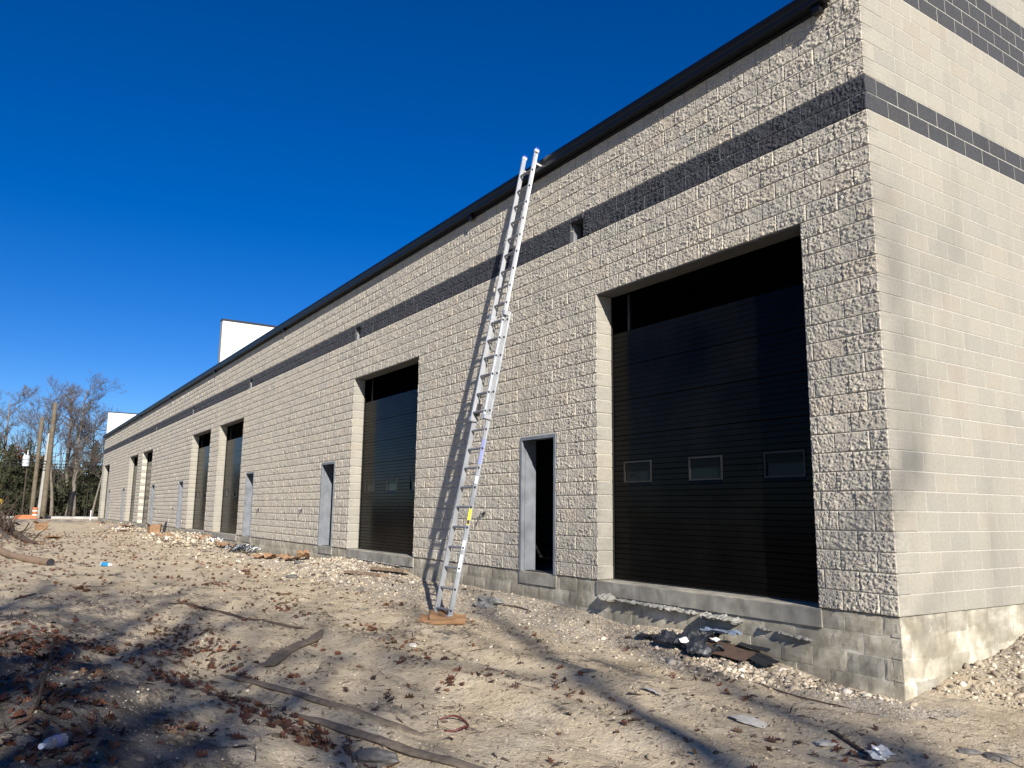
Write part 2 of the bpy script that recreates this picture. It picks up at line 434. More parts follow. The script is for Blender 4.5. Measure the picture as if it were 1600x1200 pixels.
soil += .10*np.exp(-((GY+2.0+.5*np.sin(GX*.8))/.7)**2)*(GX < 0)
grav = np.clip(1.05-np.abs(-GY-.45)/np.interp(GX, [-30, -14, -9, -5, 0], [.9, 1.7, 1.7, 1.6, 1.0]), 0, 1)*(GX < .6)*(GX > -60)
grav = np.maximum(grav, .85*wr*_sm((GY-.4)/.8))
grav = np.maximum(grav, .18)
nx, ny = GX.shape
idx = np.arange(nx*ny).reshape(nx, ny)
Fq = np.stack([idx[:-1, :-1].ravel(), idx[1:, :-1].ravel(), idx[1:, 1:].ravel(), idx[:-1, 1:].ravel()], 1)
gme = mesh_np('ground', np.stack([GX.ravel(), GY.ravel(), GZ.ravel()], 1), Fq, smooth=True)
for nm, arr in (('soil', soil), ('gravel', grav)):
    at = gme.attributes.new(nm, 'FLOAT', 'POINT'); at.data.foreach_set('value', arr.ravel().astype(np.float32))
ground = tag(add('ground', gme, M['ground']), kind='structure')

# road across the far end with a kerb
mb = MB().box(-101, -90, -200, 200, -.5, -.235)
road = tag(add('road', mb.mesh('road'), M['asphalt']), kind='structure')
mb = MB().box(-89.99, -89.7, -200, 200, -.5, -.12)
kerb = tag(add('kerb', mb.mesh('kerb'), M['kerb']), kind='structure')

# ------------------------------------------------------------------ the building
building = empty('industrial_building', (0, 0, 0))
tag(building, 'long beige split-face block building with charcoal band and black overhead doors', 'building')
XE = -70.1                       # far end
BIG = [(-4.56, -.90), (-14.28, -10.62), (-28.66, -25.0), (-33.95, -30.29), (-48.55, -44.89), (-54.05, -50.39), (-68.75, -65.09)]
PD = [(-6.605, -5.59), (-16.38, -15.365), (-24.12, -23.105), (-36.25, -35.235), (-44.15, -43.135), (-56.25, -55.235), (-64.25, -63.235)]
VENT = [(-5.21, -4.89), (-14.36, -14.04), (-24.5, -24.2), (-34.45, -34.15), (-44.4, -44.1), (-54.5, -54.2)]
HB, HP = 21*C, 11*C
DEPTH = .282
OPEN = [(a, b, 0.0, HB) for a, b in BIG]+[(a, b, 0.0, HP) for a, b in PD]+[(a, b, 26*C, 26*C+.325) for a, b in VENT]

def subtract(xa, xb, za, zb):
    """pieces of a block left by the openings"""
    out = [(xa, xb, za, zb)]
    for a, b, o0, o1 in OPEN:
        nxt = []
        for (p, q, r, s) in out:
            if q <= a+1e-6 or p >= b-1e-6 or s <= o0+1e-6 or r >= o1-1e-6:
                nxt.append((p, q, r, s)); continue
            if p < a-.02: nxt.append((p, a, r, s))
            if q > b+.02: nxt.append((b, q, r, s))
            if s > o1+.02: nxt.append((max(p, a), min(q, b), o1, s))
        out = nxt
    return out

J = .009    # joint
JS = .011   # wider tooled joint of the end wall
def split_face(L, H, depth, nx_, nz_, seed, amp=1.0):
    """a rough-faced block: x centred, z from 0, face towards -y"""
    r = np.random.default_rng(seed)
    u = np.linspace(0, 1, nx_+1); w = np.linspace(0, 1, nz_+1)
    Uu, W = np.meshgrid(u, w, indexing='ij')
    X = (Uu-.5)*L; Z = W*H
    ox, oz = r.uniform(0, 300, 2); amp = amp*r.uniform(.6, 1.3)
    e = np.minimum(np.minimum(Uu*L, (1-Uu)*L), np.minimum(W*H, (1-W)*H))
    edge = np.clip(e/.011, 0, 1)**.6
    big = fbm(X*7+ox, Z*8+oz, 2, 2)*.011
    a = pnoise(X*19+ox, Z*21+oz, 5); b = pnoise(X*38+ox, Z*40+oz, 6); c_ = pnoise(X*75+ox, Z*75+oz, 8)
    wn = r.normal(0, 1, X.shape)
    fine = min(1.0, 20.0/nx_*.5+.5) if L > .24 else 1.0
    facet = a*.013+b*.016+c_*.013+wn*(.0048 if nx_ > 24 else .0052)
    tilt = (Uu-.5)*r.uniform(-.018, .018)+(W-.5)*r.uniform(-.014, .014)
    Y = -.005-edge*(big+tilt+facet)*amp*.82
    Y = np.minimum(Y, -.001)
    bord = (Uu == 0) | (Uu == 1) | (W == 0) | (W == 1)
    Y = np.where(bord, -.004+np.clip(fbm(X*30+ox, Z*30+oz, 2, 3)*.008, -.006, .005), Y)
    # jitter in the plane makes the facets uneven
    jx = np.where(bord, 0, r.uniform(-.32, .32, X.shape)*L/nx_); jz = np.where(bord, 0, r.uniform(-.32, .32, X.shape)*H/nz_)
    V = np.stack([X+jx, Y, Z+jz], -1).reshape(-1, 3)
    ii = np.arange((nx_+1)*(nz_+1)).reshape(nx_+1, nz_+1)
    q = np.stack([ii[:-1, :-1].ravel(), ii[1:, :-1].ravel(), ii[1:, 1:].ravel(), ii[:-1, 1:].ravel()], 1)
    # alternate the diagonals
    alt = (np.add.outer(np.arange(nx_), np.arange(nz_)).ravel() % 2).astype(bool)
    T = np.concatenate([np.where(alt[:, None], q[:, [0, 1, 2]], q[:, [0, 1, 3]]), np.where(alt[:, None], q[:, [0, 2, 3]], q[:, [1, 2, 3]])])
    n = len(V)
    ring = list(ii[:, 0])+list(ii[-1, 1:])+list(ii[-2::-1, -1])+list(ii[0, -2:0:-1])
    ring = np.array(ring)
    # side walls go straight back to four back corners through a back ring
    B = V[ring].copy(); B[:, 1] = depth
    V = np.concatenate([V, B])
    k = len(ring); nx2 = np.roll(np.arange(k), -1)
    S1 = np.stack([ring, n+np.arange(k), ring[nx2]], 1); S2 = np.stack([ring[nx2], n+np.arange(k), n+nx2], 1)
    return V, np.concatenate([T, S1, S2])
def side_faces(me, n_side):
    mi = np.zeros(len(me.polygons), np.int32); mi[len(mi)-n_side:] = 1
    me.polygons.foreach_set('material_index', mi)

front_pieces = []    # (xa, xb, za, zb, row, dark, corner)
NROW = 33
for k in range(NROW):
    x = 0.0; first = True
    L = 2*C if k % 2 == 1 else C
    while x > XE+.02:
        xa = max(x-L, XE)
        for pc in subtract(xa, x, k*C, (k+1)*C):
            if pc[1]-pc[0] > .035:
                front_pieces.append((*pc, k, k in (26, 27), first))
        x = xa; L = 2*C; first = False
for k in range(NROW, 44):     # the end of the parapet above the gutter
    L = 2*C if k % 2 == 1 else C
    front_pieces.append((-L, 0, k*C, (k+1)*C, k, 34 <= k < 38, True))
    if k % 2 == 0: front_pieces.append((-2*C, -L, k*C, (k+1)*C, k, 34 <= k < 38, False))

def px_area(a, b, dx, dz):
    q = project([a, a+dx, a+dz])
    if q[0, 2] < .2: return 0.0
    cx_, cy_ = project([(np.asarray(a)+np.asarray(dx)/2+np.asarray(dz)/2)])[0, :2]
    if not (-10 < cx_ < 1610 and -10 < cy_ < 1210): return 0.0
    e1 = q[1, :2]-q[0, :2]; e2 = q[2, :2]-q[0, :2]
    return abs(e1[0]*e2[1]-e1[1]*e2[0])
areas = [px_area((p[0], 0, p[2]), None, np.array([p[1]-p[0], 0, 0]), np.array([0, 0, p[3]-p[2]])) if False else
         px_area(np.array([p[0], 0, p[2]]), 0, np.array([p[1]-p[0], 0, 0]), np.array([0, 0, p[3]-p[2]])) for p in front_pieces]
order = np.argsort(-np.array(areas))
own = set(); nb = nd_ = 0
for i in order:
    if areas[i] < 90: break
    if front_pieces[i][5]:
        if nd_ < 110: own.add(i); nd_ += 1
    elif nb < 300: own.add(i); nb += 1

# backing of mortar, with the openings left out
def backing(x_lo, x_hi, z_lo, z_hi, y0, y1, ops, inset):
    mb = MB()
    xs_ = sorted(set([x_lo, x_hi]+[v for o in ops for v in (o[0]-inset, o[1]+inset)]))
    for a, b in zip(xs_[:-1], xs_[1:]):
        mid_ = (a+b)/2
        zz = [(z_lo, z_hi)]
        for o in ops:
            if o[0]-inset < mid_ < o[1]+inset:
                nz = []
                for p, q in zz:
                    if o[2]-inset > p: nz.append((p, min(q, o[2]-inset)))
                    if o[3]+inset < q: nz.append((max(p, o[3]+inset), q))
                zz = nz
        for p, q in zz:
            if q-p > 1e-4: mb.box(a, b, y0, y1, p, q)
    return mb.mesh('wall_backing')
front_wall = add('front_wall', backing(XE+.01, -.012, .004, NROW*C-.004, .0008, DEPTH-.01, OPEN, .006), M['mortar_front'], building)
add('corner_backing', MB().box(-.39, -.012, .011, DEPTH-.01, NROW*C, 44*C-.01).mesh('corner_backing'), M['mortar_front'], front_wall)

_cache = {}
def split_shared(L, H, depth, dark, var, res):
    key = (round(L, 4), round(H, 4), round(depth, 4), dark, var, res)
    if key not in _cache:
        V, F = split_face(L, H, depth, *res, seed=hash((var, round(L, 3))) % 99991)
        me = mesh_np('split_face_block', V, F)
        me.materials.append(M['split_dark' if dark else 'split']); me.materials.append(M['smooth_dark' if dark else 'smooth'])
        side_faces(me, 4*(res[0]+res[1]))
        _cache[key] = me
    return _cache[key]
def nvar(L): return 10 if abs(L-(2*C-J)) < .002 else 6
for i in sorted(own):
    xa, xb, za, zb, k, dark, corner = front_pieces[i]
    L = xb-xa-J; H = zb-za-J
    x0 = xa+J/2; x1 = xb-J/2
    if corner: x1 = 0.0; L = x1-x0
    dep = DEPTH
    if corner: dep = (2*C if k % 2 == 0 else C)-J/2
    Lb = 2*C-J if L > .24 else C-J
    if corner: Lb = L
    sx = L/Lb
    full = abs(L-(2*C-J)) < .005 and not corner
    var = int(rng.integers(12 if full else 6))
    near = areas[i] > 1200
    res = (34, 17) if Lb > .24 else (18, 17)
    me = split_shared(Lb, C-J, dep, dark, var, res)
    o = add('dark_split_face_block' if dark else 'split_face_block', me, None, front_wall,
            ((x0+x1)/2, float(rng.uniform(-.003, .001)) if not corner else 0.0, za+J/2), (0, 0, 0), (sx, 1, H/(C-J)))

# everything smaller in the picture: joined, still geometry
def joined_split(sel, name, mat):
    LOD = {}
    Vs = []; Fs = []; Rs = []; Ms = []; off = 0
    for i in sel:
        xa, xb, za, zb, k, dark, corner = front_pieces[i]
        L = xb-xa-J; H = zb-za-J; xm = (xa+xb)/2
        if corner: L = xb-(xa+J/2); xm = (xa+J/2+xb)/2
        res = (20, 10) if xm > -13 else ((14, 7) if xm > -30 else (7, 4))
        kk = 'h' if L < .24 else 'f'
        if kk == 'h': res = (max(2, res[0]//2), res[1])
        v = int(rng.integers(16))
        key = (kk, res, v)
        if key not in LOD: LOD[key] = split_face(1.0*(C-J if kk == 'h' else 2*C-J), C-J, DEPTH, *res, seed=1000+v)
        V, F = LOD[key]
        V = V.copy(); Lb = C-J if kk == 'h' else 2*C-J
        V[:, 0] = V[:, 0]*(L/Lb)+xm; V[:, 2] = V[:, 2]*(H/(C-J))+za+J/2
        V[:, 1] += rng.uniform(-.0025, .001)*(V[:, 1] < .1)
        mi = np.zeros(len(F), np.int32); mi[len(F)-4*(res[0]+res[1]):] = 1; Ms.append(mi)
        Vs.append(V); Fs.append(F+off); off += len(V); Rs.append(np.full(len(V), rng.random(), np.float32))
    if not Vs: return
    me = mesh_np(name, np.concatenate(Vs), np.concatenate(Fs))
    at = me.attributes.new('rnd', 'FLOAT', 'POINT'); at.data.foreach_set('value', np.concatenate(Rs))
    me.materials.append(mat[0]); me.materials.append(mat[1]); me.polygons.foreach_set('material_index', np.concatenate(Ms))
    tag(add(name, me, None, front_wall), kind='stuff')
joined_split([i for i in range(len(front_pieces)) if i not in own and not front_pieces[i][5]], 'distant_split_face_blocks', (M['split'], M['smooth']))
joined_split([i for i in range(len(front_pieces)) if i not in own and front_pieces[i][5]], 'distant_dark_split_face_blocks', (M['split_dark'], M['smooth_dark']))

# end wall of smooth blocks, face at x = 0
NTOP = 44
DY = 16.0
mb = MB().box(-.37, -.0034, .36, DY, .004, NTOP*C-.004)
mb.box(-.012, -.0035, .02, .359, .004, NTOP*C-.004)
side_wall = add('end_wall', mb.mesh('end_wall'), M['mortar'], building)
def smooth_block(L, H, bev=.0028, depth=.12):
    """length along y centred, z from 0, face at x = 0 towards +x"""
    h = L/2
    V = [(-depth, -h, 0), (-depth, h, 0), (-depth, h, H), (-depth, -h, H), (-bev, -h, 0), (-bev, h, 0), (-bev, h, H), (-bev, -h, H),
         (0, -h+bev, bev), (0, h-bev, bev), (0, h-bev, H-bev), (0, -h+bev, H-bev)]
    F = [[0, 4, 5, 1], [1, 5, 6, 2], [2, 6, 7, 3], [3, 7, 4, 0], [4, 8, 9, 5], [5, 9, 10, 6], [6, 10, 11, 7], [7, 11, 8, 4], [8, 11, 10, 9]]
    return V, [f[::-1] for f in F]
side_pieces = []
for k in range(NTOP):
    dark = k in (26, 27) or 34 <= k < 38
    y = 2*C if k % 2 == 0 else C
    while y < DY-.01:
        y2 = min(y+2*C, DY); side_pieces.append((y, y2, k, dark)); y = y2
sa = [px_area(np.array([0, p[0], p[2]*C]), 0, np.array([0, p[1]-p[0], 0]), np.array([0, 0, C])) for p in side_pieces]
so = np.argsort(-np.array(sa)); own_s = set(); nb = nd_ = 0
for i in so:
    if sa[i] < 60: break
    if side_pieces[i][3]:
        if nd_ < 110: own_s.add(i); nd_ += 1
    elif nb < 300: own_s.add(i); nb += 1
_sm_cache = {}
def smooth_shared(L, dark):
    key = (round(L, 3), dark)
    if key not in _sm_cache:
        V, F = smooth_block(L, C-JS); me = MB().add(V, F).mesh('smooth_block'); me.materials.append(M['smooth_dark' if dark else 'smooth']); _sm_cache[key] = me
    return _sm_cache[key]
for i in sorted(own_s):
    a, b, k, dark = side_pieces[i]
    add('dark_smooth_block' if dark else 'smooth_block', smooth_shared(b-a-JS, dark), None, side_wall,
        (float(rng.uniform(-.0004, .0006)), (a+b)/2, k*C+JS/2), (0, float(rng.uniform(-.0015, .0015)), float(rng.uniform(-.0015, .0015))))
for dk in (False, True):
    Vs = []; Fs = []; Rs = []; off = 0
    for i, (a, b, k, dark) in enumerate(side_pieces):
        if i in own_s or dark != dk: continue
        V, F = smooth_block(b-a-JS, C-JS)
        V = np.array(V); V[:, 0] += rng.uniform(-.0004, .0006); V[:, 1] += (a+b)/2; V[:, 2] += k*C+JS/2
        Vs.append(V); Fs.append(np.array(F)+off); off += len(V); Rs.append(np.full(len(V), rng.random(), np.float32))
    me = mesh_np('distant_smooth_blocks', np.concatenate(Vs), np.concatenate(Fs))
    at = me.attributes.new('rnd', 'FLOAT', 'POINT'); at.data.foreach_set('value', np.concatenate(Rs))
    tag(add('distant_dark_smooth_blocks' if dk else 'distant_smooth_blocks', me, M['smooth_dark' if dk else 'smooth'], side_wall), kind='stuff')

# foundation: parged block courses below the first course
mb = MB().box(XE+.01, -.008, .012, .27, -1.6, -.004)
mb.box(-.27, -.0085, .271, DY, -1.6, -.004)
foundation = add('foundation_wall', mb.mesh('foundation_wall'), M['foundation_mortar'], building)
def slab_block(L, H, seed, depth=.1):
    """foundation block, face towards -y, chipped edges"""
    r = np.random.default_rng(seed)
    n, m = 6, 3
    u = np.linspace(-L/2, L/2, n+1); w = np.linspace(0, H, m+1)
    V = []; F = []
    for i, a in enumerate(u):
        for j, b in enumerate(w):
            e = i in (0, n) or j in (0, m)
            V.append((a+r.normal(0, .003), (.006 if e else 0)+r.normal(0, .0012), b+r.normal(0, .003)))
    idx_ = lambda i, j: i*(m+1)+j
    for i in range(n):
        for j in range(m): F.append([idx_(i, j), idx_(i+1, j), idx_(i+1, j+1), idx_(i, j+1)])
    ring = [idx_(i, 0) for i in range(n+1)]+[idx_(n, j) for j in range(1, m+1)]+[idx_(i, m) for i in range(n-1, -1, -1)]+[idx_(0, j) for j in range(m-1, 0, -1)]
    k = len(V)
    V += [(V[i][0], depth, V[i][2]) for i in ring]
    for q in range(len(ring)):
        q2 = (q+1) % len(ring); F.append([ring[q], k+q, k+q2, ring[q2]])
    return V, F
_fc = {}
def found_shared(L, v):
    key = (round(L, 3), v)
    if key not in _fc:
        V, F = slab_block(L, C-.014, 50+v); me = MB().add(V, F).mesh('foundation_block', smooth=False); me.materials.append(M['foundation']); _fc[key] = me
    return _fc[key]
SILL = [(a-.02, b+.02) for a, b in BIG]
far_found = MB()
for k in range(1, 6):
    x = 0.0; L = C if k % 2 else 2*C
    while x > XE+.05:
        xa = max(x-L, XE); z0 = -k*C+.007
        inside = k == 1 and any(s0-.02 < (xa+x)/2 < s1+.02 for s0, s1 in SILL)
        if not inside and x-xa > .05:
            wbz = float(np.interp((x+xa)/2, _wx, _wz))
            if x > -16 and z0+C > wbz-.08 and x-xa > .1:
                add('foundation_block', found_shared(x-xa-.014, int(rng.integers(5))), None, foundation, ((xa+x)/2, float(rng.normal(.004, .0025)), z0))
            elif z0+C > wbz-.1:
                V, F = slab_block(x-xa-.014, C-.014, int(rng.integers(1e6)))
                V = np.array(V); V += np.array([(xa+x)/2, .004, z0]); far_found.add(V, F)
        x = xa; L = 2*C
    y = .0; L = C if k % 2 == 0 else 2*C
    while y < 6.0:
        yb = y+L; z0 = -k*C+.007
        zb = float(np.interp((y+yb)/2, [0, .62, 1, 1.6, 2.1, 2.4, 4], [-.76, -.68, -.57, -.49, -.4, -.3, 0]))
        if z0+C > zb-.1:
            add('foundation_block', found_shared(L-.014, int(rng.integers(5))), None, foundation, (-float(rng.normal(.004, .0025)), (y+yb)/2, z0), (0, 0, PI/2))
        y = yb; L = 2*C
tag(add('distant_foundation_blocks', far_found.mesh('distant_foundation_blocks'), M['foundation'], foundation), kind='stuff')

# ---- concrete sills with a ragged overpour below the nearest one
def sill(a, b, name='door_sill'):
    n = 40; V = []; F = []
    prof = [(.30, .001), (-.012, -.006), (-.016, -.012), (-.014, -.20), (.02, -.205)]
    xs_ = np.linspace(a-.03, b+.03, n+1)
    for x in xs_:
        for y, z in prof:
            V.append((x, y+rng.normal(0, .0015), z+(rng.normal(0, .0015) if y < .2 else 0)))
    m = len(prof)
    for i in range(n):
        for j in range(m-1): F.append([i*m+j, i*m+j+1, (i+1)*m+j+1, (i+1)*m+j])
    F.append([j for j in range(m)]); F.append([n*m+j for j in range(m)][::-1])
    return add(name, MB().add(V, F).mesh(name), M['concrete'], building)
for i, (a, b) in enumerate(BIG): sill(a, b)
def ragged(x0, x1, z0, z1, th, out, seed, n=None):
    r = np.random.default_rng(seed); n = n or int((x1-x0)/.018); m = 10
    V = []; F = []
    for i in range(n+1):
        x = x0+(x1-x0)*i/n; zc = z0+(z1-z0)*i/n
        taper = min(1, i/4, (n-i)/4)
        o_ = out*(.55+.9*abs(float(pnoise(x*7+seed, .3)))+.5*float(pnoise(x*22, 3.1+seed)))*taper+.004
        t_ = th*(.6+.8*float(pnoise(x*9, seed+1.7))+.4*float(pnoise(x*30, seed)))*taper+.004
        for j in range(m):
            an = PI*j/(m-1)
            V.append((x+r.normal(0, .003), -.004-o_*math.sin(an)*(1+r.normal(0, .12)), zc+t_*math.cos(an)*(1+r.normal(0, .15))))
    for i in range(n):
        for j in range(m-1): F.append([i*m+j, i*m+j+1, (i+1)*m+j+1, (i+1)*m+j])
    return MB().add(V, F).mesh('overpour')
for s_, (x0, x1, z0, z1, th, out) in enumerate([(-4.54, -4.12, -.215, -.23, .05, .16), (-4.14, -2.62, -.23, -.252, .03, .11), (-2.55, -1.92, -.252, -.265, .045, .15), (-1.72, -1.5, -.31, -.315, .014, .05), (-1.47, -.98, -.315, -.35, .02, .065), (-13.6, -11.2, -.19, -.22, .014, .05)]):
    add('concrete_overpour', ragged(x0, x1, z0, z1, th, out, s_+3), M['rough_concrete'], foundation)
for a, b in PD:   # small concrete steps under the personnel doors
    mb = MB().box(a-.01, b+.01, -.013, .30, -.19, -.006)
    add('door_sill', mb.mesh('door_sill'), M['concrete'], building)

for a, b in BIG:
    add('lintel_shade_plate', MB().box(a+.003, b-.003, .006, DEPTH+.01, HB-.012, HB-.001).mesh('lintel_shade_plate'), M['lintel_shade'], building)  # dark grey lintel plate added to deepen the shade under each door head
# ---- overhead doors
NSEC = 7; HD = 3.67; SH = HD/NSEC
def section_mesh(w, windows):
    """one ribbed door section, x centred, z from 0; windows = list of (x0,x1,z0,z1) openings"""
    mb = MB()
    prof = []
    nr = 7; rp = (SH-.006)/nr
    for i in range(nr):
        z = i*rp+.003
        prof += [(.004, z), (-.0025, z+.006), (-.0025, z+rp-.008), (.004, z+rp-.002)]
    z_top = SH-.003
    prof += [(.004, z_top)]
    def strip(xa, xb, za, zb):
        pr = [(y, z) for y, z in prof if za < z < zb]
        pr = [(.0, za)]+pr+[(.0, zb)]
        V = [(xa, y, z) for y, z in pr]+[(xb, y, z) for y, z in pr]; n = len(pr)
        mb.add(V, [[i, n+i, n+i+1, i+1] for i in range(n-1)])
    xs_ = [-w/2]
    for wa, wb_, z0, z1 in windows:
        strip(xs_[-1], wa, .003, SH-.003)
        strip(wa, wb_, .003, z0); strip(wa, wb_, z1, SH-.003)
        for q in ((wa, wb_, z0, z0), (wa, wb_, z1, z1)):
            mb.add([(q[0], 0, q[2]), (q[1], 0, q[2]), (q[1], .045, q[2]), (q[0], .045, q[2])], [[0, 1, 2, 3]])
        for xx in (wa, wb_):
            mb.add([(xx, 0, z0), (xx, 0, z1), (xx, .045, z1), (xx, .045, z0)], [[0, 1, 2, 3]])
        xs_.append(wb_)
    strip(xs_[-1], w/2, .003, SH-.003)
    # back of the section
    for xa, xb in zip([-w/2]+[q[1] for q in windows], [q[0] for q in windows]+[w/2]):
        mb.add([(xa, .045, .003), (xb, .045, .003), (xb, .045, SH-.003), (xa, .045, SH-.003)], [[3, 2, 1, 0]])
    return mb.mesh('door_section', fix=False)
WD = BIG[0][1]-BIG[0][0]
WINS = [(x-.29, x+.29, .345-.0, .645) for x in (-1.30, -.0, 1.24)]
WINS = [(x0, x1, 1.395-2*SH, 1.705-2*SH) for x0, x1, _, _ in WINS]
sec_plain = section_mesh(WD+.10, []); sec_plain.materials.append(M['door'])
sec_win = section_mesh(WD+.10, WINS); sec_win.materials.append(M['door'])
def win_frame():
    mb = MB()
    x0, x1, z0, z1 = -.29, .29, WINS[0][2], WINS[0][3]; t = .022
    mb.box(x0, x0+t, -.012, .03, z0, z1); mb.box(x1-t, x1, -.012, .03, z0, z1)
    mb.box(x0+t, x1-t, -.012, .03, z0, z0+t); mb.box(x0+t, x1-t, -.012, .03, z1-t, z1)
    return mb.mesh('window_frame')
wf = win_frame(); wf.materials.append(M['seal'])
gm, gnt, gb = new_mat('dark_window_glass')
gb.inputs['Base Color'].default_value = (.006, .007, .007, 1); gb.inputs['Roughness'].default_value = .04
gb.inputs['Specular IOR Level'].default_value = .14
bump(gnt, gb, noise(gnt, position(gnt), 7, 2), .08, .01)
wg = MB().box(-.268, .268, .012, .016, WINS[0][2]+.022, WINS[0][3]-.022).mesh('window_pane'); wg.materials.append(gm)
YD = .305
for (a, b) in BIG:
    xc = (a+b)/2
    d = empty('overhead_door', (xc, YD, .006)); d.parent = building
    for s_ in range(NSEC):
        o = add('door_section', sec_win if s_ == 2 else sec_plain, None, d, (0, 0, s_*SH))
        if s_ == 2:
            pass
    for x0, x1, _, _ in WINS:
        add('window_frame', wf, None, d, ((x0+x1)/2, 0, 2*SH)); add('window_pane', wg, None, d, ((x0+x1)/2, 0, 2*SH))
    for sgn in (-1, 1):
        mb = MB().box(sgn*(WD/2+.005)-.02, sgn*(WD/2+.005)+.02, -.022, -.006, 0, HB-.012)
        add('door_track', mb.mesh('door_track'), M['door_frame_black'], d)
    mb = MB().box(-WD/2+.3, -WD/2+.34, .05, .09, HD-.05, HB-.02)
    add('lift_rod', mb.mesh('lift_rod'), M['door_frame_black'], d)
    mb = MB().box(-WD/2, WD/2, -.008, .05, -.003, .012)
    add('bottom_seal', mb.mesh('bottom_seal'), M['door_frame_black'], d)

# ---- personnel doorways with pressed-steel frames
def doorway(a, b):
    d = empty('doorway', ((a+b)/2, 0, 0)); d.parent = building
    w = b-a; h = HP-.028; f = .052
    for sgn in (-1, 1):
        mb = MB()
        if sgn < 0: mb.box(-w/2+.004, -w/2+f, -.022, .012, 0, h); mb.box(-w/2+.004, -w/2+.03, .0121, .29, 0, h); mb.box(-w/2+.0301, -w/2+.046, .06, .20, 0, h-.05)
        else: mb.box(w/2-f, w/2-.004, -.022, .012, 0, h); mb.box(w/2-.03, w/2-.004, .0121, .29, 0, h); mb.box(w/2-.046, w/2-.0301, .06, .20, 0, h-.05)
        j = add('frame_jamb', mb.mesh('frame_jamb'), M['steel_frame'], d)
        if sgn < 0:
            for zz in (.35, 1.1, 1.85):
                add('hinge', MB().box(-w/2+.0461, -w/2+.05, .07, .10, zz, zz+.11).mesh('hinge'), M['rung_alu'], j)
        else:
            add('strike_plate', MB().box(w/2-.05, w/2-.0461, .10, .13, 1.0, 1.12).mesh('strike_plate'), M['rung_alu'], j)
    mb = MB().box(-w/2+f+.001, w/2-f-.001, -.0215, .012, h-f, h); mb.box(-w/2+f, w/2-f, .0122, .29, h-.03, h-.001)
    add('frame_head', mb.mesh('frame_head'), M['steel_frame'], d)
    add('threshold', MB().box(-w/2+.05, w/2-.05, .08, .22, -.004, .012).mesh('threshold'), M['threshold'], d)
    add('head_mortar', MB().box(-w/2+.004, w/2-.004, -.004, .27, h+.001, HP+.004).mesh('head_mortar'), M['mortar_front'], d)
for a, b in PD: doorway(a, b)

# ---- gutter, fascia, outlets
GZ0 = 6.735
prof = [(-.036, GZ0+.175), (-.036, GZ0+.004), (-.044, GZ0), (-.150, GZ0), (-.158, GZ0+.02), (-.161, GZ0+.07), (-.170, GZ0+.095), (-.180, GZ0+.115), (-.180, GZ0+.160), (-.178, GZ0+.172), (-.165, GZ0+.172), (-.165, GZ0+.140)]
gutter = add('gutter', MB().prism(prof, -70.4, -.34).mesh('gutter'), M['gutter'], building)
for x in np.arange(-9.1, -70, -9.2):
    p2 = [(y-.002 if y < -.04 else y, z+(.0015 if z > GZ0+.1 else -.0015)) for y, z in prof]
    add('gutter_seam', MB().prism(p2, x, x+.03).mesh('gutter_seam'), M['gutter'], gutter)
add('fascia', MB().box(-70.3, -.415, -.034, .27, NROW*C+.003, 6.90).mesh('fascia'), M['cap'], building)
for x in (-.47, -8.33, -20.36, -29.95, -39.99, -50.2, -60.2):
    mb = MB().box(x-.05, x+.05, -.128, -.05, GZ0-.10, GZ0-.002); mb.box(x-.06, x+.06, -.134, -.044, GZ0-.02, GZ0-.0015)
    add('gutter_outlet', mb.mesh('gutter_outlet'), M['gutter'], gutter)

# ---- fire-wall parapets standing above the roof
for x1 in (-29.62, -69.78):
    mb = MB().box(x1-.3, x1, .02, DY, 6.6, 8.88)
    pw = add('parapet', mb.mesh('parapet'), M['white_panel'], building)
    add('coping', MB().box(x1-.33, x1+.03, -.01, DY, 8.881, 8.96).mesh('coping'), M['cap'], pw)
    add('parapet_edge', MB().box(x1-.29, x1-.01, .0, .0195, 6.93, 8.879).mesh('parapet_edge'), M['smooth'], pw)
add('coping', MB().box(-.44, .03, -.03, DY, NTOP*C+.002, NTOP*C+.07).mesh('coping'), M['cap'], side_wall)
# ---- rest of the shell: roof, back wall, far end wall, floor
roof = MB(); roof.add([(-69.9, -.03, 6.905), (-.42, -.03, 6.905), (-.42, DY, 7.9), (-69.9, DY, 7.9), (-69.9, -.03, 6.82+.082), (-.42, -.03, 6.82+.082), (-.42, DY, 7.8), (-69.9, DY, 7.8)],
                      [[0, 1, 2, 3], [7, 6, 5, 4], [0, 4, 5, 1], [1, 5, 6, 2], [2, 6, 7, 3], [3, 7, 4, 0]])
add('roof', roof.mesh('roof'), M['roof'], building)
add('back_wall', MB().box(XE, 0-.001, DY+.002, DY+.3, -1.2, 8.5).mesh('back_wall'), M['smooth'], building)
add('far_end_wall', MB().box(XE-.001, XE+.3, .29, DY, -1.2, 8.86).mesh('far_end_wall'), M['smooth'], building)
add('floor_slab', MB().box(XE+.31, -.38, .285, DY-.001, -.3, -.012).mesh('floor_slab'), M['interior'], building)
for xb in (-9.75, -19.75, -29.75, -39.75, -49.6, -59.8):   # dark unit dividing walls inside
    add('dividing_wall', MB().box(xb-.1, xb+.1, .30, DY-.01, 0, 6.8).mesh('dividing_wall'), M['interior'], building)

